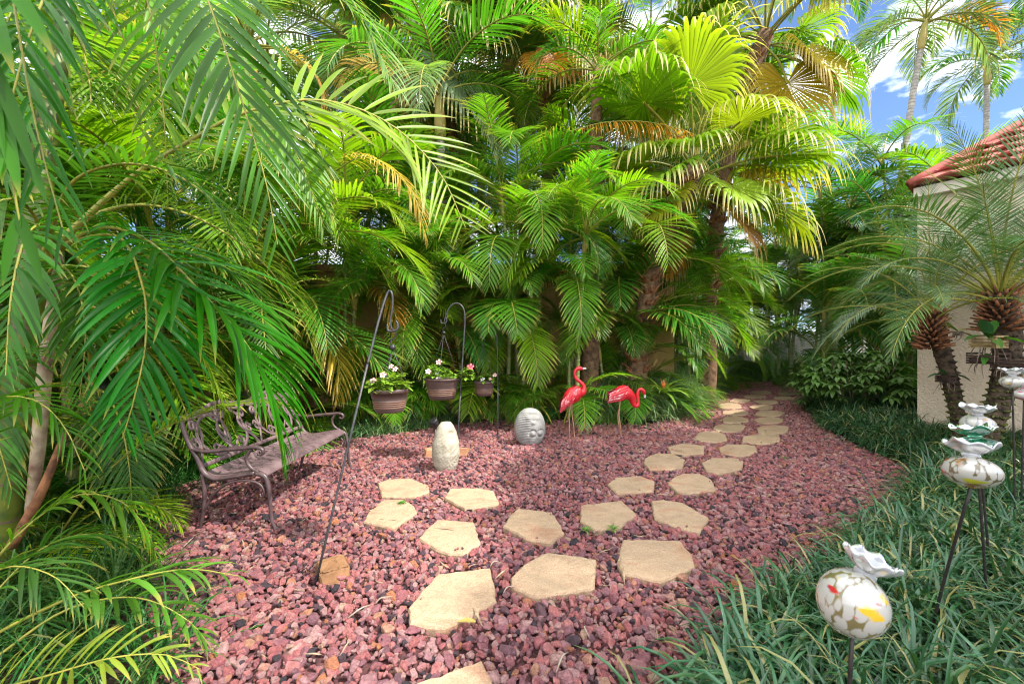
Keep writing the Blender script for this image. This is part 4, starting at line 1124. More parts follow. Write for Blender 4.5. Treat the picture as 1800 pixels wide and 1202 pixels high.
# fan palms
def fan_palm(x, y, top, nleaf, size, cols, label, seed, dead=2, emax=78, emin=-40, lowcols=((0.44, 0.33, 0.02), (0.22, 0.32, 0.02)), r0=0.19):
    rng = NR(seed)
    root = empty("fan_palm", (x, y, 0), 0, label, "palm", "fan palms at the back of the garden")
    d = Vector(top) - Vector((x, y, 0))
    P = spline([(0, 0, -0.05), (d.x * .12, d.y * .1, d.z * .4), (d.x * .5, d.y * .5, d.z * .75), tuple(d)], 24)
    mb = MB(); mb.tube(P, [r0 * 1.1, r0 * 0.8, r0 * 0.85, r0], 12, rough=0.08, rng=random.Random(seed)); rr = random.Random(seed)
    for i in range(170):
        t = rr.uniform(0.16, 0.98); p = Vector(P[int(t * 23)]); a = rr.uniform(0, 6.28)
        o_ = Vector((math.cos(a), math.sin(a), 0))
        L_ = rr.uniform(0.14, 0.30)
        mb.tube([p + o_ * r0 * 0.6, p + o_ * (r0 * 0.95) + Vector((0, 0, L_ * 0.4)), p + o_ * (r0 + L_ * 0.4) + Vector((0, 0, L_ * 0.75))], [0.060, 0.046, 0.014], 5, 4, flat=0.5, mi=1)
    mb.build("trunk", [M['brown_trunk'], M['boot']], root)
    tp = Vector(P[-1])
    for i in range(nleaf):
        q = (i + 0.5) / nleaf
        e = emax + (emin - emax) * q ** 0.9 + rng.normal(0, 11)
        a = i * 2.39996 + rng.normal(0, .5)
        c = mixcol(cols, rng) if q < 0.72 else mixcol(lowcols, rng)
        link("fan_leaf", pick(FAN, e, rng), root, tp + Vector((0, 0, -0.35 * q)), a, size * rng.uniform(.72, 1.18), c)
    for k, (e, a) in enumerate([(66, -1.0), (58, -2.1), (84, -1.55), (40, -2.7)]):
        link("fan_leaf", pick(FAN, e, rng), root, tp + Vector((0, 0, -.05)), a, size * rng.uniform(1.0, 1.2), mixcol(cols, rng))
    for i in range(dead):
        link("dead_leaf", pick(FAN, -40, rng), root, tp + Vector((0, 0, -0.5)), rng.uniform(0, 6.28), size * .7, mixcol((DEAD, ORANGE), rng))
    return root
FB = [(0.19, 0.31, 0.014), (0.12, 0.25, 0.014), (0.27, 0.36, 0.02)]
fan_palm(2.3, 7.6, at(1222, 300, 7.7), 22, 1.32, FB, "fan palm with huge pleated leaves and a shaggy red brown trunk", 81, dead=2, emin=-22)
fan_palm(4.4, 9.3, at(1345, 60, 9.3), 20, 1.5, FB, "taller fan palm whose tan leaf tips hang beside the sky gap", 82, dead=3)
fan_palm(-1.0, 9.7, at(760, 90, 9.8), 16, 1.5, [GREY, FRESH, (0.2, 0.27, 0.14)], "pale grey green fan palm over the wall above the pots", 83, dead=3, lowcols=(GREY, DEAD))
fan_palm(0.9, 9.7, at(965, 60, 9.6), 18, 1.5, [GREY, FRESH, BRIGHT], "fan palm with upright blades over the wall above the egg shaped stone", 84, dead=3, lowcols=(FRESH, DEAD))

o_ = bpy.data.objects["areca_palm.003"]
P0 = Vector(o_.location)
placed("dry_frond", o_, P0, [(590, 300, 5.6), (640, 275, 5.2), (690, 300, 5.0), (730, 350, 4.9), (748, 420, 4.9)], 61, (0.50, 0.33, 0.06), 'leaf_dry', nleaf=44, L=0.50, W=0.022, tp=0.14, vee=5, droop=1.2, rach=0.010, segs=6)
o_ = bpy.data.objects["tall_palm.004"]
P0 = Vector(o_.location)
placed("dry_frond", o_, P0, [(1000, 232, 7.4), (1060, 216, 7.1), (1130, 214, 6.9), (1200, 228, 6.8), (1246, 250, 6.75)], 62, ORANGE, 'leaf_dry', nleaf=46, L=0.46, W=0.026, tp=0.10, a0=80, a1=45, vee=-35, droop=1.6, rach=0.012, segs=6)

# pygmy date palms in front of the house
def date_palm(x, y, pts, r0, nf, length, label, seed):
    rng = NR(seed); rr = random.Random(seed)
    root = empty("date_palm", (x, y, 0), 0, label, "palm", "pygmy date palms against the house wall")
    P = spline([Vector(p) - Vector((x, y, 0)) for p in pts], 30)
    mb = MB(); mb.tube(P, [r0 * 0.95, r0 * 0.85, r0, r0 * 1.2], 12, rough=0.12, rng=rr)
    for i in range(420):           # old leaf scars, a rough spiky surface
        t = i / 420 * 0.86; p = Vector(P[int(t * 29)]); a = i * 2.39996
        o_ = Vector((math.cos(a), math.sin(a), 0)); k = r0 * 0.95
        mb.tube([p + o_ * k * 0.8 + Vector((0, 0, .03 * rr.random())), p + o_ * (k + rr.uniform(0.012, 0.028)) + Vector((0, 0, 0.02))], [0.020, 0.006], 4, mi=1 if t < 0.55 else 0)
    mb.build("trunk", [M['date_trunk'], M['moss_trunk']], root)
    tp = Vector(P[-1])
    mb = MB()
    for i in range(110):
        q = i / 110; a = i * 2.39996; o_ = Vector((math.cos(a), math.sin(a), 0)); z = -0.42 + 0.42 * q
        L_ = rr.uniform(0.06, 0.13) * (1.0 if q > .25 else 1.2); up = 0.15 + 0.95 * q
        b = tp + o_ * r0 * 0.9 + Vector((0, 0, z))
        mb.tube([b, b + (o_ + Vector((0, 0, up))).normalized() * L_], [0.020, 0.008], 5)
    mb.build("leaf_bases", M['boot'], root)
    crown(root, rng, tp, nf, length, DATE, [BLUE, (0.12, 0.22, 0.09), (0.19, 0.27, 0.18), (0.10, 0.21, 0.06)], emax=88, emin=26)
    return root
YA, YB = 4.75, 4.35
date_palm(5.05, YA, [at(1694, 840, YA), at(1684, 740, YA), at(1668, 660, YA), at(1648, 590, YA), at(1636, 550, YA)], 0.072, 22, 1.6, "smaller pygmy date palm leaning away, with a mossy spiky trunk", 91)
date_palm(5.15, YB, [at(1716, 850, YB), at(1738, 760, YB), at(1768, 660, YB), at(1770, 580, YB), at(1757, 512, YB)], 0.105, 34, 2.1, "larger pygmy date palm with a thick shaggy head of brown leaf bases", 92)

# ------------------------------------------------------------------ thick cane palm at the left, with its own placed fronds
root = empty("cane_palm", (-2.74, 2.25, 0), 0, "palm with a thick green ringed cane and big glossy fronds reaching over the bench", "palm")
O = Vector((-2.74, 2.25, 0))
def onto(pts): return [at(*p) - O for p in pts]
mb = MB(); mb.tube(onto([(2, 1240, 2.25), (4, 980, 2.25), (24, 760, 2.25), (42, 600, 2.25), (60, 430, 2.3), (78, 250, 2.45), (120, 0, 2.7), (160, -300, 3.0)]), [0.058, 0.058, 0.064, 0.064, 0.058, 0.044, 0.036, 0.034], 18, 60); mb.build("stem", M['cane_big'], root)
mb = MB(); mb.tube(onto([(52, 905, 2.08), (66, 800, 2.08), (78, 660, 2.08), (92, 540, 2.1), (104, 450, 2.12)]), [0.020, 0.027, 0.029, 0.026, 0.014], 14, 24); mb.build("leaf_sheath", M['sheath'], root)
mb = MB(); mb.tube(onto([(20, 960, 1.9), (70, 870, 1.9), (115, 760, 1.95)]), [0.022, 0.018, 0.012], 8, 12); mb.build("dead_stalk", M['boot'], root)
GLOSS = (0.034, 0.165, 0.006)
placed("frond", root, O, [(100, 440, 2.15), (180, 400, 2.05), (262, 425, 1.98), (340, 500, 1.95), (430, 600, 1.95), (478, 700, 2.0), (497, 800, 2.05)], 1, GLOSS, 'leaf_sheen', nleaf=40, L=0.56, W=0.0350, tp=0.2, a0=75, a1=22, vee=22, droop=1.0, rach=0.010, segs=8)
placed("frond", root, O, [(105, 430, 2.1), (205, 415, 1.9), (250, 500, 1.75), (256, 600, 1.68), (236, 700, 1.64), (215, 770, 1.62)], 2, GLOSS, 'leaf_sheen', nleaf=38, L=0.40, W=0.0228, tp=0.25, a0=62, a1=25, vee=10, droop=0.7, rach=0.008, segs=7)
placed("frond", root, O, [(105, 425, 2.2), (230, 312, 2.25), (330, 250, 2.35), (425, 200, 2.5), (560, 176, 2.7), (680, 215, 2.9), (770, 300, 3.0), (818, 400, 3.0)], 3, (0.175, 0.345, 0.008), nleaf=35, L=0.74, W=0.0380, tp=0.14, a0=84, a1=42, vee=6, droop=0.30, jit=.5, rach=0.013, segs=8, up=(-0.1, -0.85, 0.5))
placed("frond", root, O, [(200, -380, 2.55), (300, -170, 2.2), (365, 0, 2.0), (398, 95, 1.95), (432, 200, 1.93), (465, 310, 1.93), (488, 430, 1.95)], 4, (0.048, 0.185, 0.006), 'leaf_sheen', nleaf=38, L=0.58, W=0.0350, tp=0.2, a0=46, a1=22, vee=8, droop=0.35, jit=.5, rach=0.010, segs=8, up=(0.45, -0.75, 0.4))
placed("frond", root, O, [(160, -420, 2.5), (40, -250, 1.6), (20, -80, 1.15), (40, 100, 1.05), (70, 250, 1.05), (110, 400, 1.06)], 5, GLOSS, 'leaf_sheen', nleaf=38, L=0.46, W=0.0228, tp=0.3, a0=48, a1=20, vee=5, droop=0.8, rach=0.008, segs=8, up=(0.5, -0.8, 0.3))
placed("frond", root, O, [(120, -420, 2.3), (-120, -420, 1.1), (-90, -200, 0.72), (-40, 20, 0.66), (0, 200, 0.66), (40, 420, 0.68)], 6, GLOSS, 'leaf_sheen', nleaf=29, L=0.40, W=0.0471, tp=0.35, a0=34, a1=12, vee=5, droop=0.5, rach=0.007, segs=8, up=(0.4, -0.9, 0.3))
placed("frond", root, O, [(150, -200, 2.6), (230, -60, 2.7), (330, 60, 2.85), (430, 150, 2.95), (520, 270, 3.0), (570, 400, 3.05)], 7, FRESH, nleaf=47, L=0.55, W=0.0334, tp=0.16, vee=25, droop=1.1, rach=0.011, segs=7, up=(0.1, -0.6, 0.75))
placed("frond", root, O, [(105, 430, 2.3), (160, 380, 2.4), (250, 360, 2.6), (350, 385, 2.75), (450, 450, 2.9), (520, 540, 2.95), (560, 640, 3.0)], 8, (0.10, 0.22, 0.022), nleaf=47, L=0.46, W=0.0228, tp=0.16, vee=30, droop=0.9, rach=0.010, segs=7)
placed("frond", root, O, [(180, -300, 2.6), (120, -100, 2.2), (60, 40, 1.9), (10, 220, 1.8), (-30, 430, 1.8)], 9, MID, nleaf=38, L=0.45, W=0.0258, tp=0.16, vee=10, droop=1.0, rach=0.010, segs=7)
placed("frond", root, O, [(190, -330, 2.65), (330, -200, 2.9), (480, -90, 3.1), (620, 20, 3.25), (700, 160, 3.3)], 10, FRESH, nleaf=47, L=0.60, W=0.0334, tp=0.16, vee=25, droop=0.9, rach=0.011, segs=7, up=(0, -0.5, 0.85))

placed("frond", root, O, [(80, 440, 2.1), (120, 330, 1.9), (200, 290, 1.8), (290, 300, 1.78), (370, 350, 1.78), (430, 430, 1.8)], 12, (0.05, 0.17, 0.02), 'leaf_sheen', nleaf=38, L=0.36, W=0.0198, tp=0.2, vee=14, droop=1.0, rach=0.009, segs=7)
placed("frond", root, O, [(170, -330, 2.8), (210, -180, 2.5), (250, -40, 2.35), (275, 90, 2.3), (290, 230, 2.3), (295, 360, 2.32)], 13, (0.14, 0.28, 0.014), nleaf=40, L=0.44, W=0.0228, tp=0.16, vee=12, droop=0.9, rach=0.010, segs=7, up=(0.3, -0.8, 0.4))
placed("frond", root, O, [(150, -300, 3.0), (80, -120, 2.6), (20, 20, 2.3), (-30, 180, 2.2), (-60, 340, 2.2)], 14, (0.05, 0.16, 0.02), 'leaf_sheen', nleaf=35, L=0.42, W=0.0243, tp=0.16, vee=12, droop=0.9, rach=0.010, segs=7)
placed("frond", root, O, [(90, 460, 2.2), (60, 380, 2.0), (20, 350, 1.8), (-40, 380, 1.7), (-90, 460, 1.65)], 15, (0.06, 0.18, 0.02), nleaf=33, L=0.34, W=0.0198, tp=0.16, vee=14, droop=1.0, rach=0.009, segs=7)
placed("frond", root, O, [(95, 470, 2.3), (150, 470, 2.4), (230, 500, 2.5), (310, 560, 2.55), (370, 650, 2.6), (400, 740, 2.6)], 16, (0.11, 0.24, 0.014), nleaf=42, L=0.36, W=0.0182, tp=0.16, vee=18, droop=1.1, rach=0.009, segs=7)

placed("frond", root, O, [(100, 440, 2.1), (80, 395, 1.85), (45, 420, 1.65), (20, 520, 1.55), (10, 660, 1.5)], 17, (0.045, 0.17, 0.01), 'leaf_sheen', nleaf=34, L=0.30, W=0.022, tp=0.16, vee=10, droop=0.9, rach=0.008, segs=7, up=(0.3, -0.8, 0.5))
placed("frond", root, O, [(60, 520, 2.25), (95, 470, 2.0), (130, 490, 1.85), (150, 580, 1.78), (140, 700, 1.75)], 18, (0.05, 0.18, 0.012), nleaf=36, L=0.30, W=0.020, tp=0.2, vee=10, droop=0.9, rach=0.007, segs=7)
placed("frond", root, O, [(40, 700, 2.2), (20, 620, 1.9), (0, 640, 1.75), (-10, 740, 1.7), (20, 860, 1.7)], 19, (0.05, 0.18, 0.012), nleaf=34, L=0.28, W=0.018, tp=0.2, vee=12, droop=0.9, rach=0.007, segs=7)

# low palm seedlings in the lower left corner
root = empty("parlour_palm", (-2.35, 1.55, 0), 0, "low palm seedling with arching glossy fronds in the lower corner by the gravel", "palm")
O = Vector((-2.35, 1.55, 0))
placed("frond", root, O, [(-160, 1260, 1.55), (-20, 1000, 1.65), (110, 880, 1.8), (200, 875, 1.85), (255, 925, 1.88), (278, 990, 1.9)], 21, FRESH, nleaf=26, L=0.25, W=0.018, tp=0.3, vee=15, droop=1.0, rach=0.006)
placed("frond", root, O, [(-160, 1270, 1.5), (-60, 1150, 1.45), (100, 1060, 1.45), (220, 1020, 1.48), (330, 1000, 1.5), (420, 1012, 1.52)], 22, (0.085, 0.23, 0.025), nleaf=12, L=0.22, W=0.022, tp=0.45, a0=55, vee=10, droop=1.0, rach=0.006)
placed("frond", root, O, [(-170, 1290, 1.4), (-40, 1225, 1.28), (90, 1185, 1.22), (200, 1155, 1.2), (290, 1150, 1.2), (350, 1175, 1.2)], 23, (0.22, 0.30, 0.03), nleaf=22, L=0.17, W=0.015, tp=0.3, vee=25, droop=0.6, rach=0.005, up=(0, -.6, .8))
placed("frond", root, O, [(-170, 1250, 1.5), (-120, 900, 1.5), (-30, 720, 1.5), (50, 700, 1.48), (110, 745, 1.46), (150, 830, 1.45)], 24, GLOSS, nleaf=30, L=0.26, W=0.016, tp=0.35, vee=12, droop=1.0, rach=0.006)
placed("frond", root, O, [(-160, 1260, 1.6), (-40, 1080, 1.75), (80, 960, 1.95), (190, 940, 2.1), (290, 985, 2.2)], 25, MID, nleaf=24, L=0.27, W=0.016, tp=0.3, vee=15, droop=1.2, rach=0.005)
placed("frond", root, O, [(-160, 1270, 1.45), (-90, 1080, 1.4), (0, 1000, 1.38), (90, 1010, 1.36), (150, 1070, 1.36)], 26, DEEP, nleaf=24, L=0.24, W=0.015, tp=0.3, vee=15, droop=1.1, rach=0.005)
placed("frond", root, O, [(-160, 1280, 1.5), (0, 1150, 1.6), (120, 1070, 1.7), (240, 1050, 1.75), (330, 1090, 1.78), (380, 1150, 1.8)], 27, MID, nleaf=16, L=0.19, W=0.018, tp=0.4, vee=15, droop=0.9, rach=0.005)
root = empty("areca_seedling", (-3.05, 2.75, 0), 0, "young areca palm with a bright frond crossing the bench back", "palm")
O = Vector((-3.05, 2.75, 0))
placed("frond", root, O, [(90, 960, 2.75), (170, 850, 2.7), (240, 785, 2.66), (310, 742, 2.62), (390, 716, 2.6), (470, 706, 2.6), (520, 720, 2.6)], 31, (0.17, 0.31, 0.03), nleaf=24, L=0.33, W=0.022, tp=0.35, a0=40, a1=15, vee=20, droop=0.7, rach=0.006)
for i, (a, e, s) in enumerate([(0.2, 55, .95), (-0.6, 40, .9), (-1.2, 60, 1.0), (-0.2, 30, .85), (0.9, 50, .9), (-1.7, 35, .8)]):
    link("frond", pick(ARECA, e, NR(700 + i)), root, (0, 0, 0.02), a, s, mixcol(GB, NR(710 + i)))

# ------------------------------------------------------------------ bench
def yz(x, z, y): return Vector((x, y, z))
bench = empty("garden_bench", (-2.03, 3.75, 0), 0, "bronze cast metal garden bench with scrolled back and woven seat", "bench")
BO = Vector((-2.03, 3.75, 0))
Y0, Y1 = 3.03, 4.47
SIDE = [(-2.455, .835), (-2.40, .67), (-2.33, .546), (-2.29, .455), (-2.24, .405), (-2.17, .39), (-2.03, .41), (-1.90, .432), (-1.83, .408), (-1.80, .33), (-1.79, .229), (-1.778, .088), (-1.745, .012)]
REAR = [(-2.29, .43), (-2.275, .30), (-2.28, .18), (-2.30, .06), (-2.325, -.01)]
BRACE = [(-2.285, .14), (-2.21, .27), (-2.12, .345), (-2.02, .375), (-1.91, .37), (-1.85, .335), (-1.83, .28), (-1.845, .255), (-1.862, .262), (-1.862, .28)]
ARM = [(-2.365, .608), (-2.26, .592), (-2.09, .606), (-1.96, .618), (-1.89, .622), (-1.845, .606), (-1.842, .575), (-1.868, .568), (-1.878, .585)]
SUPP = [(-1.93, .61), (-1.962, .56), (-1.958, .51), (-1.925, .465), (-1.875, .438)]
for y in (Y0, Y1):
    def ln(pts, r, n, flat=1.0):
        mb = MB(); mb.tube([yz(x, z, y) - BO for x, z in pts], r, 10, n, flat=flat, up=(0, 1, 0)); return mb
    a = ln(ARM, [.014, .015, .015, .016, .014, .011], 40, 1.35).build("armrest", M['bench'], bench)
    ln(SUPP, .013, 16).build("arm_support", M['bench'], a)
    ln(SIDE[:8], [.015, .018, .019, .019], 40, 1.1).build("side_rail", M['bench'], bench)
    mb = ln(SIDE[7:], [.019, .017, .014, .013], 30); mb.lathe([(0.0, -.022), (.018, -.018), (.024, 0), (.018, .016), (0.0, .02)], 12, center=tuple(yz(-1.742, .018, y) - BO)); mb.build("leg", M['bench'], bench)
    ln(REAR, [.016, .015, .013, .012], 20).build("leg", M['bench'], bench)
    ln(BRACE, [.009, .011, .011, .010, .007], 40, 1.2).build("leg_brace", M['bench'], bench)
# seat: pierced sheet following the side rail
mb = MB(); nx, ny = 22, 72
prof = spline([yz(x, z, 0) for x, z in [(-2.275, .425), (-2.235, .400), (-2.17, .392), (-2.03, .412), (-1.90, .436), (-1.845, .425), (-1.825, .40)]], nx + 1)
ys = np.linspace(Y0 + .01, Y1 - .01, ny + 1)
def hole(i, j):
    if i < 2 or i > nx - 5 or j < 2 or j > ny - 3: return False
    b = (j // 3 + (i // 2)) % 2
    return (i % 2 == 1) and (j % 3 == 1 if b else False) or ((i % 4 == 2) and j % 6 in (3, 4))
vs_, fs_ = [], []
for lay in (0.0, -0.009):
    for j in range(ny + 1):
        for i in range(nx + 1):
            vs_.append((prof[i][0] - BO.x, ys[j] - BO.y, prof[i][2] + 0.012 + lay))
W_ = nx + 1; NN = (nx + 1) * (ny + 1)
keep = lambda i, j: 0 <= i < nx and 0 <= j < ny and not hole(i, j)
for j in range(ny):
    for i in range(nx):
        if not keep(i, j): continue
        q = (j * W_ + i, j * W_ + i + 1, (j + 1) * W_ + i + 1, (j + 1) * W_ + i)
        fs_.append(q); fs_.append(tuple(NN + k for k in reversed(q)))
        for (di, dj, a, b) in ((0, -1, 0, 1), (1, 0, 1, 2), (0, 1, 2, 3), (-1, 0, 3, 0)):
            if not keep(i + di, j + dj): fs_.append((q[b], q[a], q[a] + NN, q[b] + NN))
mb._put(vs_, fs_); mb.build("seat", M['bench_seat'], bench, smooth=False)
# backrest: frame and scrollwork in the leaning back plane
def bk(s, h):
    """s along the bench 0..1, h up the back 0..1"""
    z = 0.47 + h * 0.385
    x = np.interp(z, [.44, .546, .67, .835, .95], [-2.275, -2.325, -2.40, -2.455, -2.49])
    return Vector((x, Y0 + (Y1 - Y0) * s, z)) - BO
mb = MB()
def rod(pts, r=0.010, n=30, flat=0.4):
    mb.tube([bk(*p) for p in pts], r * 1.4, 8, n, flat=flat, up=(1, 0, 0.15))
rod([(0, .94), (.12, .97), (.25, 1.10), (.38, 1.04), (.5, .98), (.62, 1.04), (.75, 1.10), (.88, .97), (1, .94)], .014, 60)
rod([(0.01, .03), (.5, .03), (.99, .03)], .013, 20)
def spiral(cx, cy, r0, r1, a0, turns, asp=0.27, n=26):
    return [(cx + math.cos(a0 + turns * 6.283 * k / n) * (r0 + (r1 - r0) * k / n) * asp, cy + math.sin(a0 + turns * 6.283 * k / n) * (r0 + (r1 - r0) * k / n)) for k in range(n + 1)]
for base, sg in ((0.25, 1), (0.25, -1), (0.75, 1), (0.75, -1)):
    X_ = lambda d: base + sg * d
    flipped = lambda pts: [(base + sg * (p[0]), p[1]) for p in pts]
    rod(flipped(spiral(0.075, .50, .40, .40, 0.3, 1.0)), .0105, 40)
    rod(flipped([(0.24, .05), (.21, .25), (.165, .45), (.15, .62), (.17, .78)] + spiral(.195, .76, .09, .03, 2.6, -1.1)), .010, 40)
    rod(flipped([(0.02, .05), (.05, .2), (.075, .26)] + spiral(.10, .22, .10, .03, 2.8, -1.1)), .009, 34)
    rod(flipped([(0.24, .93), (.2, .9), (.12, .92), (.06, .98)] + spiral(.035, .86, .11, .03, 1.6, 1.1)), .009, 36)
    rod(flipped([(0.24, .45), (.215, .52), (.20, .5)] + spiral(.212, .4, .08, .03, 1.8, 1.0)), .008, 30)
    rod(flipped([(0.0, .05), (0.0, .35), (0.02, .6), (0.0, 1.08)]), .008, 24)
mb.build("backrest", M['bench_seat'], bench)

# ------------------------------------------------------------------ shepherd hooks and hanging pots
def hook(base, crook, r, label, extra=None):
    root = empty("shepherd_hook", base, 0, label, "plant hook", "shepherd hooks holding the flower pots")
    b = Vector(base)
    mb = MB(); mb.tube([b - b + Vector((0, 0, -.05)), Vector(crook[0]) - b], r, 8, 4); mb.build("pole", M['iron'], root)
    mb = MB(); mb.tube([Vector(p) - b for p in crook], [r, r, r, r * .8], 8, 40); mb.build("crook", M['iron'], root)
    mb = MB(); e = Vector(crook[-1]) - b
    mb.tube([e + Vector((-.035, 0, .045)), e + Vector((-.03, 0, .005)), e, e + Vector((.03, 0, .012)), e + Vector((.034, 0, .05)), e + Vector((.02, 0, .07))], [.005, .008, .009, .008, .005], 8, 24)
    mb.build("end_curl", M['iron'], root)
    return root

def leafy(n, rad, h, seed, size=0.05):
    r = NR(seed); V, Q, lf = [], [], []
    for i in range(n):
        a = r.uniform(0, 6.28); q = math.sqrt(r.random()); p = np.array([math.cos(a) * rad * q, math.sin(a) * rad * q, h * (1 - 0.55 * q * q) * r.uniform(.15, 1)])
        for w in range(4):
            az = a + w * 1.57 + r.normal(0, .4); el = r.uniform(-.2, .9)
            d = np.array([math.cos(az) * math.cos(el), math.sin(az) * math.cos(el), math.sin(el)]); bl = np.array([-math.sin(az), math.cos(az), 0]); L_ = size * r.uniform(.6, 1.2); rn = r.random()
            o_ = len(V); cur = p.copy()
            for j, wd in enumerate((.08, .32, .36, .22, .02)):
                nl = np.cross(bl, d)
                V += [cur - bl * wd * L_ + nl * wd * L_ * .25 * -1, cur.copy(), cur + bl * wd * L_ - nl * wd * L_ * .25]
                lf += [[j / 4, rn, 0]] * 3
                cur = cur + d * L_ / 4; d = d + np.array([0, 0, -.22]); d /= np.linalg.norm(d)
            for j in range(4):
                for c in range(2):
                    Q.append([o_ + j * 3 + c, o_ + j * 3 + c + 1, o_ + j * 3 + c + 4, o_ + j * 3 + c + 3])
    return np.array(V), np.array(Q), np.array(lf)

def flower(parent, p, r, mat, nrmv):
    n = Vector(nrmv).normalized(); t = n.orthogonal().normalized(); b = n.cross(t)
    mb = MB()
    for k in range(5):
        a = k * 1.2566; d = t * math.cos(a) + b * math.sin(a); s = t * -math.sin(a) + b * math.cos(a)
        P_ = [d * .12 * r, d * .6 * r - s * .34 * r + n * .06 * r, d * r - s * .26 * r + n * .02 * r, d * 1.05 * r + n * .0 * r, d * r + s * .26 * r + n * .02 * r, d * .6 * r + s * .34 * r + n * .06 * r]
        mb._put(P_, [(0, 1, 2, 3), (0, 3, 4, 5)], 0)
    mb._put([n * .05 * r + (t * math.cos(a) + b * math.sin(a)) * .16 * r for a in (0, 1.05, 2.1, 3.14, 4.19, 5.24)], [(0, 1, 2, 3, 4, 5)], 1)
    mb.build("flower", [mat, M['eye']], parent, p, smooth=True)

def hanging_pot(top, rim, rad, hh, label, seed, flowers, fol=60, spill=None):
    """TOP: where the hanger hooks on; RIM: centre of the rim"""
    r = random.Random(seed)
    root = empty("hanging_pot", rim, 0, label, "flower pot", "brown pots of pink flowers on the hooks")
    rim = Vector(rim); top = Vector(top) - rim
    mb = MB()
    prof = [(0, -hh + .012), (rad * .62, -hh + .012), (rad * .66, -hh), (rad * .70, -hh + .006), (rad * .745, -hh * .86)]
    for k in range(4):
        z = -hh * (.82 - k * .085); q = rad * (.755 + k * .018)
        prof += [(q, z), (q + .004, z + .004), (q + .004, z + .010), (q + .001, z + .014)]
    nb = len(prof)
    prof += [(rad * .87, -hh * .4), (rad * .93, -hh * .14), (rad * .94, -.026), (rad * 1.0, -.022), (rad * 1.01, -.006), (rad * .99, 0), (rad * .93, -.004), (rad * .90, -.04)]
    mb.lathe(prof, 40)
    for i, f in enumerate(mb.f):
        zz = [mb.v[k][2] for k in f]
        if -hh * .83 < sum(zz) / 4 < -hh * .5 and (max(zz) - min(zz)) < .008: mb.m[i] = 1
    mb.build("pot", [M['pot'], M['pot_rib']], root)
    mb = MB(); mb.lathe([(0, -.028), (rad * .5, -.022), (rad * .905, -.032)], 28); mb.build("soil", M['soil'], root)
    hp_ = top + Vector((0, 0, -.03))
    mb = MB()
    mb.tube([hp_ + Vector((0, 0, .05)), hp_ + Vector((.022, 0, .025)), hp_ + Vector((.016, 0, -.01)), hp_ + Vector((-.012, 0, -.02)), hp_ + Vector((-.006, 0, -.055))], .0045, 7, 20)
    mb.lathe([(0, 0), (.016, -.004), (.022, -.022), (.02, -.032), (.006, -.038), (0, -.04)], 12, center=tuple(hp_ + Vector((0, 0, -.05))))
    mb.build("hanger_hook", M['black'], root)
    mb = MB()
    for k in range(3):
        a = .5 + k * 2.094
        mb.tube([hp_ + Vector((0, 0, -.085)), Vector((math.cos(a) * rad * .97, math.sin(a) * rad * .97, -.004))], .0028, 6, 3)
    mb.build("hanger_wire", M['iron'], root)
    V, Q, lf = leafy(fol, rad * .95, hh * .85, seed, .055)
    V[:, 2] -= .02
    if spill:
        V2, Q2, lf2 = leafy(22, rad * .4, hh * .8, seed + 1, .05); V2 += np.array(spill); Q = np.vstack([Q, Q2 + len(V)]); V = np.vstack([V, V2]); lf = np.vstack([lf, lf2])
    link("foliage", leaf_mesh("foliage", V, Q, np.zeros((0, 3), int), lf, [M['leaf_gloss']]), root, (0, 0, 0), 0, 1, (0.17, 0.31, 0.035))
    for (x, y, z, q, mt) in flowers:
        flower(root, (x * rad, y * rad, z * hh), q, M[mt], (r.uniform(-.4, .4), -1, r.uniform(.2, .9)))

b1 = gp(550, 1030); T1 = 2.72
c1 = [at(646, 640, 2.56), at(664, 570, 2.64), at(677, 526, T1 - .02), at(685, 510, T1), at(690, 522, T1), at(689, 545, T1), at(686, 566, T1), at(690, 582, T1)]
hook(b1, c1, .0075, "shepherd hook leaning far over beside the tan sandstone block")
t1 = at(690, 584, T1)
hanging_pot(t1, at(685, 682, T1), .132, .155, "largest hanging pot with two pink flowers, on the leaning hook", 301, [(-.6, -.7, .38, .020, 'petal'), (-.1, -.75, .62, .021, 'petal'), (.42, -.5, .85, .019, 'petal'), (.15, -.3, .95, .018, 'petal')], 64)
Y2 = 4.85
b2 = gp(802, 601 + F * CAM_H / Y2)
hook(b2, [at(809, 690, Y2), at(815, 600, Y2), at(817, 560, Y2), at(814, 541, Y2), at(804, 533, Y2), at(793, 537, Y2), at(785, 551, Y2), at(780, 568, Y2)], .0095, "upright shepherd hook rising behind the carved standing stone")
hanging_pot(at(780, 570, Y2), at(777, 664, Y2), .212, .245, "hanging pot with a long stem and rose flower spilling over its edge", 302, [(-.65, -.6, .35, .034, 'petal'), (-.1, -.4, .78, .036, 'petal'), (-.15, -.7, .3, .026, 'petal_white'), (1.62, -.3, .55, .042, 'petal_dark')], 60, spill=(.30, -.06, -.02))
Y3 = 6.1
b3 = gp(875, 601 + F * CAM_H / Y3)
hook(b3, [at(875, 680, Y3), at(874, 610, Y3), at(872, 588, Y3), at(866, 578, Y3), at(857, 577, Y3), at(850, 584, Y3), at(848, 594, Y3)], .0085, "farthest shepherd hook half hidden by palm fronds")
hanging_pot(at(849, 596, Y3), at(851, 670, Y3), .162, .215, "smallest hanging pot with one white flower, farthest back", 303, [(-.1, -.7, .18, .034, 'petal_white'), (1.0, -.4, .45, .034, 'petal'), (.6, -.5, .2, .02, 'petal')], 26)

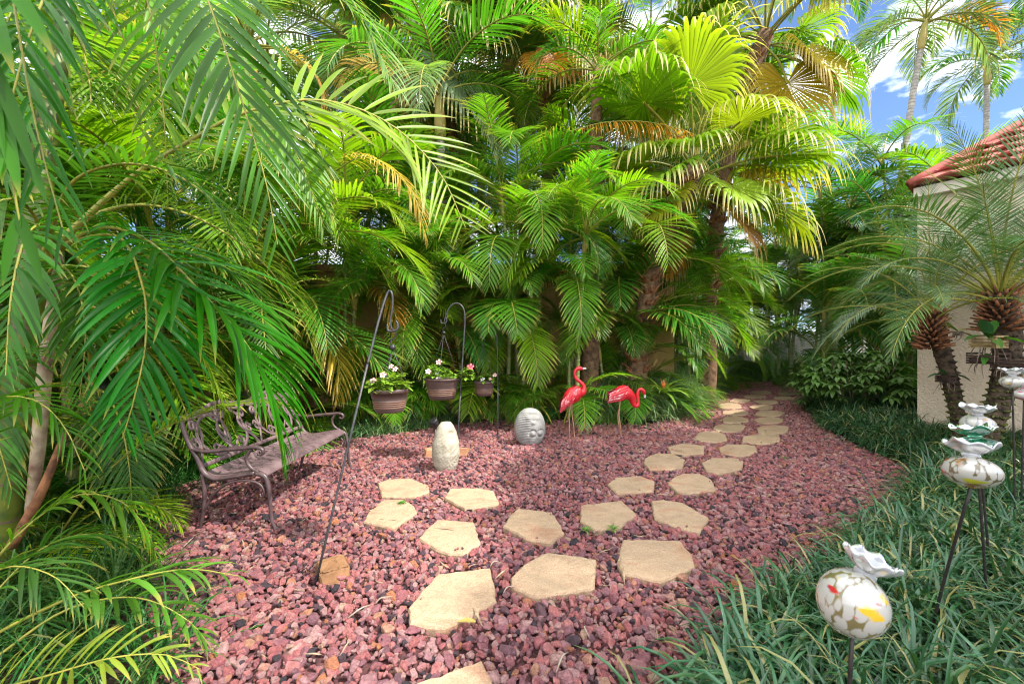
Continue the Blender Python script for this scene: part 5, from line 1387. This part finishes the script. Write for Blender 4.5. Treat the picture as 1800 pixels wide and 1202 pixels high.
# ------------------------------------------------------------------ stones
def blob_rock(name, loc, size, mat, label, cat, seed, rz=0.0, group=None, bev=.10):
    r = random.Random(seed); bm = bmesh.new()
    for sx in (-1, 1):
        for sy in (-1, 1):
            for sz in (-1, 1):
                bm.verts.new((sx * size[0] / 2 * r.uniform(.8, 1.05), sy * size[1] / 2 * r.uniform(.8, 1.05), size[2] / 2 * (1 + sz * r.uniform(.82, 1.08))))
    for _ in range(4):
        bm.verts.new((size[0] / 2 * r.uniform(-1, 1), size[1] / 2 * r.uniform(-1, 1), size[2] * r.uniform(.98, 1.1)))
    bmesh.ops.convex_hull(bm, input=bm.verts)
    bmesh.ops.bevel(bm, geom=list(bm.edges), offset=min(size) * bev, segments=2, affect='EDGES')
    bmesh.ops.triangulate(bm, faces=bm.faces)
    bmesh.ops.subdivide_edges(bm, edges=bm.edges, cuts=2, use_grid_fill=True)
    for v in bm.verts: v.co += Vector((r.gauss(0, 1), r.gauss(0, 1), r.gauss(0, 1))) * min(size) * .012
    me = bpy.data.meshes.new(name); bm.to_mesh(me); bm.free(); me.materials.append(mat)
    return tag(link(name, me, None, loc, rz), label, cat, group)
blob_rock("sandstone_block", gp(578, 1022) + Vector((0, .06, -.03)), (.18, .20, .105), M['sandstone'], "brown sandstone block wedged against the foot of the leaning hook", "rock", 8, .6, bev=.06)
blob_rock("brick_block", gp(783, 806) + Vector((0, .06, -.02)), (.56, .10, .125), M['brick'], "reddish tan brick lying behind the carved standing stone", "brick", 12, .16, bev=.03)

def standing_stone(name, base, w, d, h, mat, label, yaw, rings=130, sides=110, top_cut=False, carve=None):
    """upright egg, carved by moving its surface in and out"""
    vs_, fs_ = [], []
    for i in range(rings + 1):
        t = i / rings; z = t * h
        if top_cut:
            q = math.interp(0, 0, 0) if False else float(np.interp(t, [0, .06, .18, .38, .6, .8, .92, .985, 1], [.30, .66, .88, 1.0, .95, .76, .55, .36, .0]))
        else:
            q = math.sqrt(max(0, 1 - (2 * t - 1) ** 2)) ** .88
            q *= 1.0 + .05 * (0.5 - t)
        for j in range(sides):
            a = 2 * math.pi * j / sides
            x, y = math.cos(a) * q * w / 2, math.sin(a) * q * d / 2
            zz = z
            if carve:
                k = carve(x / (w / 2), t, y < 0)
                s_ = 1 + k / (d / 2)
                y *= s_
            vs_.append((x, y, zz))
    for i in range(rings):
        for j in range(sides):
            a, b = i * sides + j, i * sides + (j + 1) % sides
            fs_.append((a, b, b + sides, a + sides))
    mb = MB(); mb._put(vs_, fs_)
    return tag(mb.build(name, mat, None, base, yaw), label, "carved stone")

def gauss(x, y, cx, cy, sx, sy): return math.exp(-((x - cx) / sx) ** 2 - ((y - cy) / sy) ** 2)
def carve_egg(x, t, frontside):
    if not frontside: return 0
    k = 0
    if x < -.05 or abs(t - .12) < .12 or t > .82: k += .005 * math.sin(t * 150 + x * 3) * min(1, max(0, (-x + .15) * 2 + .3))   # ridges round the side
    k += -.020 * gauss(x, t, .12, .86, .34, .035)                         # crescent
    for cx in (-.18, .46): k += .016 * gauss(x, t, cx, .77, .16, .05)
    k += .022 * gauss(x, t, .14, .66, .13, .045) - .015 * gauss(x, t, .14, .72, .06, .02)
    for cx, cy in ((.10, .38), (.62, .38)):
        rr_ = math.hypot((x - cx) / .23, (t - cy) / .10)
        k += -.016 * math.exp(-((rr_ - .9) / .22) ** 2) + .018 * math.exp(-(rr_ / .55) ** 2)
    return k
standing_stone("egg_stone", gp(932, 786) + Vector((0, .12, -.025)), .425, .26, .53, M['stone_grey'], "grey egg shaped carved stone with curled relief, standing on the gravel", .12, carve=carve_egg)
def carve_stone(x, t, frontside):
    if not frontside: return 0
    k = .0008 * math.sin(t * 60 + x * 9) * math.sin(x * 14) + .001 * math.sin(t * 95 - x * 20)
    k += -.022 * gauss(x, t, .25, .80, .30, .035)
    k += .012 * gauss(x, t, -.2, .55, .25, .2)
    for m_ in range(5): k += -.012 * gauss(x, t, .05 + m_ * .17, .17 + m_ * .035, .05, .014)
    k += .003 * math.sin((t - x * .25) * 52) * min(1, max(0, (x - .1) * 5)) * (1 if t < .6 else 0) - .03 * max(0, t - .5) * (1 - abs(x))
    return k
standing_stone("carved_stone", gp(781, 832) + Vector((.0, .10, -.03)), .305, .25, .565, M['stone_tan'], "tan carved standing stone with a flat peaked top, in front of the brick", .45, top_cut=True, carve=carve_stone)
# small dark spotlight behind the carved stone
sp = empty("garden_spotlight", gp(765, 812), 0, "small black garden spotlight peeping over the carved stone", "lamp")
mb = MB(); mb.tube([(0, 0, -.05), (0, 0, .40)], .009, 8, 3); mb.build("stake", M['black'], sp)
mb = MB(); mb.lathe([(0, -.05), (.03, -.045), (.042, -.01), (.05, .03), (.055, .055), (.045, .058), (.0, .05)], 18); hd = mb.build("lamp_head", M['black'], sp, (0, 0, .45)); hd.rotation_euler = (R(25), R(-30), 0)

# ------------------------------------------------------------------ flamingos
def loft(mb, pts, ry, rz, n=44, sides=18, mi=0):
    """tube with its own half width (across the body) and half height at each point of the path"""
    P = spline(pts, n); k = len(P)
    f = lambda r: np.interp(np.linspace(0, 1, k), np.linspace(0, 1, len(r)), r)
    s = np.concatenate([[0], np.cumsum([np.linalg.norm(np.subtract(pts[i + 1], pts[i])) for i in range(len(pts) - 1)])]); s /= s[-1]
    RY, RZ = np.interp(np.linspace(0, 1, k), s, ry), np.interp(np.linspace(0, 1, k), s, rz)
    T = nrm(np.gradient(P, axis=0)); B = np.array([0, 1.0, 0])
    vs_, fs_ = [], []
    for i in range(k):
        N = np.cross(T[i], B); N /= max(np.linalg.norm(N), 1e-6)
        for j in range(sides):
            a = 2 * math.pi * j / sides
            vs_.append(P[i] + B * math.sin(a) * RY[i] + N * math.cos(a) * RZ[i])
    for i in range(k - 1):
        for j in range(sides):
            a, b = i * sides + j, i * sides + (j + 1) % sides
            fs_.append((a, b, b + sides, a + sides))
    fs_.append(tuple(range(sides - 1, -1, -1))); fs_.append(tuple((k - 1) * sides + j for j in range(sides)))
    mb._put(vs_, fs_, mi)

def flamingo(loc, label, path, ry, rz, wing, beak, legs, head, seed, rzrot=0.0):
    r = random.Random(seed)
    root = empty("flamingo_statue", loc, rzrot, label, "garden statue", "painted metal flamingos beside the path")
    mb = MB(); loft(mb, path, ry, rz, 60); mb.lathe([(0, -.004), (.007, -.002), (.007, .002), (0, .004)], 8, mi=1, center=(head[0], head[1] - .024, head[2])); mb.build("body", [M['flam'], M['black']], root)
    # wings: overlapping metal feathers on both flanks
    (wx0, wz0), (wx1, wz1), wh, wy = wing
    for sd in (-1, 1):
        mb = MB()
        for row in range(5):
            for i in range(7):
                t = i / 6
                x = wx1 + (wx0 - wx1) * (t * .78 + row * .035); z = wz1 + (wz0 - wz1) * (t * .78 + row * .03) + wh * (.55 - row * .27) * (1 - .35 * t)
                bulge = math.sqrt(max(.08, 1 - ((row - 1.7) / 3.2) ** 2)) * (1 - .55 * abs(t - .35))
                L_ = .105 + .025 * t; dx, dz = (wx0 - wx1), (wz0 - wz1); q = math.hypot(dx, dz); dx, dz = dx / q, dz / q
                dz -= .10 + .08 * row; q = math.hypot(dx, dz); dx, dz = dx / q, dz / q
                nx_, nz_ = -dz, dx
                y = sd * (wy * bulge + .012 - .002 * row)
                wdt = .022
                A = [(x, y * .97, z), (x + dx * L_ * .4 + nx_ * wdt, y + sd * .006, z + dz * L_ * .4 + nz_ * wdt), (x + dx * L_ * .8 + nx_ * wdt * .7, y + sd * .012, z + dz * L_ * .8 + nz_ * wdt * .7), (x + dx * L_, y + sd * .014, z + dz * L_),
                     (x + dx * L_ * .8 - nx_ * wdt * .7, y + sd * .008, z + dz * L_ * .8 - nz_ * wdt * .7), (x + dx * L_ * .4 - nx_ * wdt, y + sd * .001, z + dz * L_ * .4 - nz_ * wdt), (x + dx * L_ * .5, y + sd * .012, z + dz * L_ * .5)]
                m_ = r.choice((0, 0, 1, 1, 0)) if row < 4 else r.choice((0, 2, 0))
                mb._put(A, [(0, 1, 6), (1, 2, 6), (2, 3, 6), (3, 4, 6), (4, 5, 6), (5, 0, 6)], m_)
                B = [(p[0] * 1.0 + .004 * dx, p[1] - sd * .004, p[2] - .006) for p in A]
                mb._put(B, [(0, 1, 6), (1, 2, 6), (2, 3, 6), (3, 4, 6), (4, 5, 6), (5, 0, 6)], 2)
        mb.build("wing", [M['flam'], M['flam_pale'], M['flam_dark']], root, smooth=False)
    mb = MB()
    for i in range(9):
        p0 = Vector((path[0][0] + .05, (i - 4) * .011, path[0][2] + .01)); e = p0 + Vector((-.055 - .02 * r.random(), (i - 4) * .006, -.03 - .035 * abs(math.sin(i * 2.1))))
        mb.tube([p0, p0.lerp(e, .6) + Vector((0, 0, .008)), e], [.012, .014, .003], 6, 6, flat=.4, mi=i % 2)
    mb.build("tail", [M['flam'], M['flam_pale']], root)
    mb = MB(); loft(mb, beak, [.013, .012, .010, .004], [.015, .014, .011, .004], 16, 10, 0)
    k = len(mb.f)
    for i, f in enumerate(mb.f):
        if i > k * .62: mb.m[i] = 1
    mb.build("beak", [M['beak'], M['black']], root)
    for lg in legs:
        mb = MB(); mb.tube(lg, [.017, .0075, .006, .0085, .006, .0055], 8, 26)
        f = Vector(lg[-1])
        for a in (-.5, 0, .5): mb.tube([f + Vector((0, 0, .006)), f + Vector((math.cos(a) * .05, math.sin(a) * .05, .002))], [.006, .003], 6, 3)
        mb.build("leg", M['flam_leg'], root)

p1 = gp(1004, 777)
flamingo(p1, "standing red flamingo statue holding its head high",
         [(-.125, 0, .54), (-.085, 0, .57), (-.035, 0, .61), (.03, 0, .66), (.10, 0, .695), (.15, 0, .70), (.178, 0, .73), (.172, 0, .79), (.13, 0, .84), (.075, 0, .885), (.05, 0, .94), (.06, 0, 1.0), (.10, 0, 1.03), (.14, 0, 1.028), (.16, 0, 1.02)],
         [.02, .05, .09, .10, .085, .055, .036, .027, .024, .022, .021, .021, .027, .026, .016], [.02, .055, .10, .115, .095, .06, .038, .028, .025, .023, .022, .022, .030, .028, .016],
         ((-.105, .555), (.085, .735), .12, .105), [(.15, 0, 1.022), (.185, 0, 1.03), (.215, 0, 1.02), (.235, 0, 1.0)],
         [[(-.005, -.03, .57), (-.02, -.03, .47), (-.035, -.03, .36), (-.03, -.03, .27), (-.032, -.03, .1), (-.03, -.03, 0)], [(.02, .03, .57), (.012, .03, .45), (.02, .03, .34), (.035, .03, .25), (.05, .03, .1), (.06, .03, 0)]], (.125, 0, 1.035), 1)
p2 = gp(1091, 771)
flamingo(p2, "red flamingo statue bending its neck down to feed",
         [(-.11, 0, .635), (-.07, 0, .65), (-.02, 0, .665), (.04, 0, .665), (.10, 0, .645), (.155, 0, .60), (.175, 0, .54), (.20, 0, .49), (.23, 0, .475), (.255, 0, .51), (.25, 0, .58), (.245, 0, .66), (.268, 0, .71), (.305, 0, .712), (.337, 0, .68), (.348, 0, .64)],
         [.02, .05, .09, .10, .085, .06, .042, .034, .03, .026, .023, .022, .022, .025, .027, .016], [.02, .055, .095, .11, .09, .065, .045, .036, .031, .027, .024, .023, .023, .026, .03, .017],
         ((-.11, .64), (.10, .70), .12, .105), [(.345, 0, .645), (.352, 0, .61), (.342, 0, .58), (.325, 0, .565)],
         [[(-.01, -.02, .60), (-.02, -.02, .48), (-.03, -.02, .36), (-.02, -.02, .27), (0, -.02, .1), (.01, -.02, 0)], [(.0, .03, .60), (-.01, .03, .47), (-.03, .03, .35), (-.03, .03, .26), (-.005, .03, .1), (.02, .03, 0)]], (.322, 0, .70), 2)

# ------------------------------------------------------------------ blown glass ornaments on stakes
def ornament(c, rad, squash, mat, rimmat, label, foot, seed, rimr=1.0, tilt=(0, 0), flat_rim=.07, wav=8):
    root = empty("glass_ornament", (foot[0], foot[1], 0), 0, label, "glass ornament", "blown glass ornaments on stakes")
    O_ = Vector((foot[0], foot[1], 0)); c = Vector(c)
    h = rad * squash; r = random.Random(seed)
    prof = []
    for i in range(25):
        a = -math.pi / 2 + (math.pi * .90) * i / 24
        q = rad * math.cos(a) * (1 + .06 * math.sin(a)) if i else 0.0
        prof.append((max(q, 0.0), h * math.sin(a)))
    mb = MB(); mb.lathe(prof, 48, wob=lambda i, a, q, z: (q * (1 + .012 * math.sin(a * 3 + seed)), z + .004 * math.sin(a * 2 + seed)))
    bo = mb.build("bulb", mat, root, c - O_); bo.rotation_euler = (tilt[0], tilt[1], seed * .7)
    neck = prof[-1][0]; zt = prof[-1][1]
    rp = [(neck, zt - .002), (neck * .95, zt + .012), (neck * 1.15 + .006, zt + .02), (rad * rimr * .66, zt + .030), (rad * rimr * .9, zt + .046), (rad * rimr, zt + .052), (rad * rimr * 1.02, zt + .047), (rad * rimr * .93, zt + .040), (rad * rimr * .68, zt + .024), (neck * 1.0, zt + .012)]
    def w(i, a, q, z):
        k = min(1, max(0, (q - neck) / (rad * rimr - neck + 1e-6)))
        return q * (1 + .07 * k * math.sin(a * wav + seed)), z + flat_rim * rad * (k * math.sin(a * wav + 1.5 + seed) + .8 * k * math.sin(a * 3 + seed))
    mb = MB(); mb.lathe(rp, 96, wob=w)
    ro = mb.build("ruffled_rim", rimmat, root, c - O_); ro.rotation_euler = (tilt[0], tilt[1], seed * .7)
    b = c - O_ - Vector((0, 0, h * .97))
    mb = MB(); mb.tube([Vector((0, 0, -.05)), b * .5, b], .0052, 8, 8); mb.build("stake", M['rod'], root)
    return root
ornament(at(1498, 1058, 1.08), .077, 1.10, M['glass_a'], M['glass_rim'], "nearest milky glass ornament with red and yellow splashes", (.90, 1.12), 1, .76, (R(16), R(14)))
f2 = gp(1650, 1096, .22)
ornament(at(1707, 828, 1.5), .079, .70, M['glass_b'], M['glass_rim'], "squat milky glass ornament with amber swirls on a leaning stake", (f2.x - .03, f2.y + .05), 2, .88, (R(6), R(8)), .10, 6)
ornament(at(1718, 746, 2.1), .066, .74, M['glass_c'], M['glass_rim'], "round milky glass ornament with rust splashes above the green glass", (2.52, 2.14), 3, .98, (0, 0))
ornament(at(1716, 779, 1.85), .072, .36, M['glass_green'], M['glass_green'], "flat sea green glass ornament under the rust splashed one", (2.22, 1.9), 4, 1.0, (R(5), R(6)), .10, 6)
ornament(at(1780, 672, 2.75), .062, .70, M['glass_d'], M['glass_rim'], "milky glass ornament with brown swirls before the larger date palm", (3.42, 2.78), 5, 1.0)
ornament(at(1800, 694, 2.9), .052, .7, M['glass_pink'], M['glass_pink'], "pink and magenta glass ornament cut off by the photo edge", (3.66, 2.95), 6, 1.0)

# ------------------------------------------------------------------ orchids on the date palms
def paddle(mb_list, p, az, el, L, W, seed, droop=.6):
    r = NR(seed); V, Q, lf = [], [], []
    d = np.array([math.cos(az) * math.cos(el), math.sin(az) * math.cos(el), math.sin(el)]); bl = np.array([-math.sin(az), math.cos(az), 0.0]); cur = np.array(p, float)
    shp = [.25, .7, .95, 1.0, .85, .5, .05]
    for j, s in enumerate(shp):
        nl = np.cross(bl, d); w = W * .5 * s
        V += [cur - bl * w + nl * w * -.35, cur.copy(), cur + bl * w - nl * w * .35]; lf += [[j / 6, .5, 0]] * 3
        cur = cur + d * L / 6; d = d + np.array([0, 0, -droop / 6]); d /= np.linalg.norm(d)
    for j in range(6):
        for c in range(2): Q.append([j * 3 + c, j * 3 + c + 1, j * 3 + c + 4, j * 3 + c + 3])
    return np.array(V), np.array(Q), np.array(lf)
def orchid_basket(loc, w, h, mat, label, leaves, seed, roots=10):
    r = random.Random(seed)
    root = empty("orchid_basket", loc, .3, label, "orchid basket", "orchid baskets tied to the date palms")
    mb = MB(); k = 5
    for i in range(k):
        z = h * (i + .5) / k
        for s in (-1, 1):
            if i % 2: mb.box((s * w * .45, 0, z), (.022, w * 1.0, h / k * .8))
            else: mb.box((0, s * w * .45, z), (w * 1.0, .022, h / k * .8))
    mb.box((0, 0, h * .28), (w * .84, w * .84, h * .5)); mb.build("basket", mat, root, smooth=False)
    mb = MB()
    for i in range(roots):
        a = r.uniform(0, 6.28); x, y = math.cos(a) * w * .4, math.sin(a) * w * .4
        mb.tube([(x, y, h * .2), (x * 1.3 + r.gauss(0, .02), y * 1.3, -h * .3), (x * 1.4 + r.gauss(0, .05), y * 1.4, -h * r.uniform(.5, 1.3))], [.005, .004, .002], 5, 8)
    mb.build("roots", M['root'], root)
    for i, (az, el, L, W, c) in enumerate(leaves):
        V, Q, lf = paddle(None, (0, 0, h * .9), az, el, L, W, seed + i)
        link("orchid_leaf", leaf_mesh("orchid leaf", V, Q, np.zeros((0, 3), int), lf, [M['leaf_gloss']]), root, (0, 0, 0), 0, 1, c)
OG = (.06, .17, .03); OD = (.04, .12, .045)
orchid_basket(at(1737, 612, 4.12), .20, .13, M['wood_slat'], "weathered cedar orchid basket with broad paddle leaves", [(3.3, .9, .26, .10, OD), (3.0, .1, .30, .085, OG), (3.6, .35, .28, .09, OD), (3.9, -.2, .28, .08, OG), (-1.0, -.1, .34, .10, (.10, .24, .03)), (.2, .8, .30, .10, OG)], 501)
orchid_basket(at(1737, 640, 4.16), .23, .12, M['wood_dark'], "black rotten orchid basket hanging right under the cedar one", [(3.4, -.3, .24, .06, OG)], 502)
orchid_basket(at(1662, 672, 4.62), .12, .10, M['wood_dark'], "small dark orchid pot on the smaller date palm trunk", [(3.2, .5, .24, .05, OD), (3.0, .1, .26, .05, OD), (-.2, .0, .34, .06, OD)], 503, 6)
orchid_basket(at(1784, 648, 4.0), .24, .10, M['wood_dark'], "dark slatted orchid basket with hanging roots behind the brown swirled glass", [], 504, 16)
orchid_basket(at(1684, 590, 4.55), .06, .05, M['root'], "small yellowing orchid clinging to the smaller date palm", [(2.8, .6, .22, .05, (.12, .28, .03)), (-.3, .35, .26, .05, (.35, .36, .04)), (2.2, .9, .2, .05, (.12, .28, .03)), (-.6, -.3, .2, .05, (.3, .32, .05))], 505, 4)

# ------------------------------------------------------------------ umbrella leaf shrub, bromeliad, weeds, litter
def schefflera(loc, rx, ry, h, n, seed):
    r = NR(seed); Vs, Qs, Ls, off = [], [], [], 0
    for i in range(n):
        a = r.uniform(0, 6.28); q = math.sqrt(r.random()); z = h * (1 - .5 * q ** 2.2) * (r.uniform(.72, 1.0) if r.random() < .7 else r.uniform(.2, .8))
        c = np.array([math.cos(a) * rx * q, math.sin(a) * ry * q, z]); tilt = r.normal(0, .25, 2); L0 = r.uniform(.14, .24)
        rn = r.random()
        for k in range(8):
            az = k * .785 + r.normal(0, .08); el = r.uniform(-.25, .15) + tilt[0] * math.cos(az) + tilt[1] * math.sin(az)
            V, Q, lf = paddle(None, c, az, el, L0, L0 * .36, 0, .9)
            lf[:, 1] = np.clip(rn + r.normal(0, .12), 0, 1)
            Vs.append(V); Qs.append(Q + off); Ls.append(lf); off += len(V)
    root = empty("umbrella_shrub", loc, 0, "umbrella leaf shrub with glossy whorls between the path and the house", "shrub")
    link("foliage", leaf_mesh("foliage", np.vstack(Vs), np.vstack(Qs), np.zeros((0, 3), int), np.vstack(Ls), [M['leaf_gloss']]), root, (0, 0, 0), 0, 1, (.09, .20, .05))
    mb = MB(); rr = random.Random(seed)
    for i in range(14):
        a = rr.uniform(0, 6.28); q = rr.uniform(.2, .8)
        mb.tube([(math.cos(a) * .1, math.sin(a) * .1, 0), (math.cos(a) * rx * q * .6, math.sin(a) * ry * q * .6, h * .4), (math.cos(a) * rx * q, math.sin(a) * ry * q, h * .85)], [.014, .010, .005], 6, 8)
    mb.build("stem", M['root'], root)
schefflera((6.45, 7.7, 0), 1.05, .85, 1.25, 170, 5)

def rosette(loc, n, L, W, cols, label, cat, name, seed, centre=None):
    r = NR(seed); root = empty(name, loc, 0, label, cat)
    for part, cnt, sc, el0, col in (("leaves", n, 1.0, .3, cols), ("flower", 8 if centre else 0, .45, 1.0, centre)):
        if not cnt: continue
        Vs, Qs, Ls, off = [], [], [], 0
        for i in range(cnt):
            V, Q, lf = paddle(None, (0, 0, .03), i * 2.4, el0 + .7 * i / cnt + r.normal(0, .08), L * sc * r.uniform(.8, 1.1), W * (1 if part == "leaves" else .8), 0, 1.3)
            lf[:, 1] = r.random(); Vs.append(V); Qs.append(Q + off); Ls.append(lf); off += len(V)
        link(part, leaf_mesh(part, np.vstack(Vs), np.vstack(Qs), np.zeros((0, 3), int), np.vstack(Ls), [M['leaf_gloss']]), root, (0, 0, 0), 0, 1, col)
bp_ = at(1166, 690, 7.1)
rosette((bp_.x, bp_.y, .48), 26, .62, .05, (.15, .31, .04), "bright green bromeliad with an orange centre behind the feeding flamingo", "bromeliad", "bromeliad", 3, (.50, .20, .05))
for i, (px, py, s) in enumerate([(1030, 943, .06), (1078, 941, .07), (1378, 812, .05), (706, 893, .05)]):
    rosette(gp(px, py) + Vector((0, 0, .015)), 14, s, .012, (.13, .25, .05), ["tiny green weed at the near corner of the weedy stepping stone", "small green weed in front of the weedy stepping stone", "lone green weed in the open gravel beside the winding path", "tiny weed beside the stepping stone near the leaning hook"][i], "weed", "weed", 20 + i)

tw = random.Random(77)
TWIGS = [((318, 965), (350, 935), "pale bark strip lying at the rear foot of the bench"), ((425, 948), (430, 965), "curled dry husk in front of the bench"), ((660, 1060), (690, 1048), "grey twig left of the nearest whole stepping stone"), ((612, 1085), (655, 1062), "long dry twig on the gravel below the sandstone block"),
         ((885, 1042), (908, 1030), "short dry twig beside the rusty stained stepping stone"), ((978, 1180), (1000, 1145), "thin dry twig near the bottom of the gravel"), ((862, 995), (885, 990), "pale straw between the two nearest whole stepping stones"), ((1030, 1100), (1036, 1120), "tiny pale stalk on the open gravel")]
for (a, b, lb) in TWIGS:
    A, B = gp(*a, .035), gp(*b, .035); mid = A.lerp(B, .5) + Vector((tw.uniform(-.02, .02), tw.uniform(-.02, .02), .012))
    mb = MB(); mb.tube([A - A, mid - A, B - A], [.0035, .004, .0015], 6, 8); tag(mb.build("twig", M['twig'], None, A), lb, "twig")
for (px, py, c, lb) in [(836, 1107, (.42, .36, .10), "yellowed fallen leaf below the nearest whole stepping stone"), (1262, 742, (.55, .28, .05), "orange fallen leaf beside the winding path"), (1480, 675, (.75, .5, .03), "bright yellow leaf at the edge of the umbrella leaf shrub")]:
    V, Q, lf = paddle(None, (0, 0, .04), tw.uniform(0, 6), .1, .09, .035, 0, .4)
    p_ = gp(px, py, 0) if py > 700 else at(px, py, 7.1)
    lo = link("fallen_leaf", leaf_mesh("fallen leaf", V, Q, np.zeros((0, 3), int), lf, [M['leaf_gloss']]), None, p_, 0, 1, c)
    tag(lo, lb, "leaf")
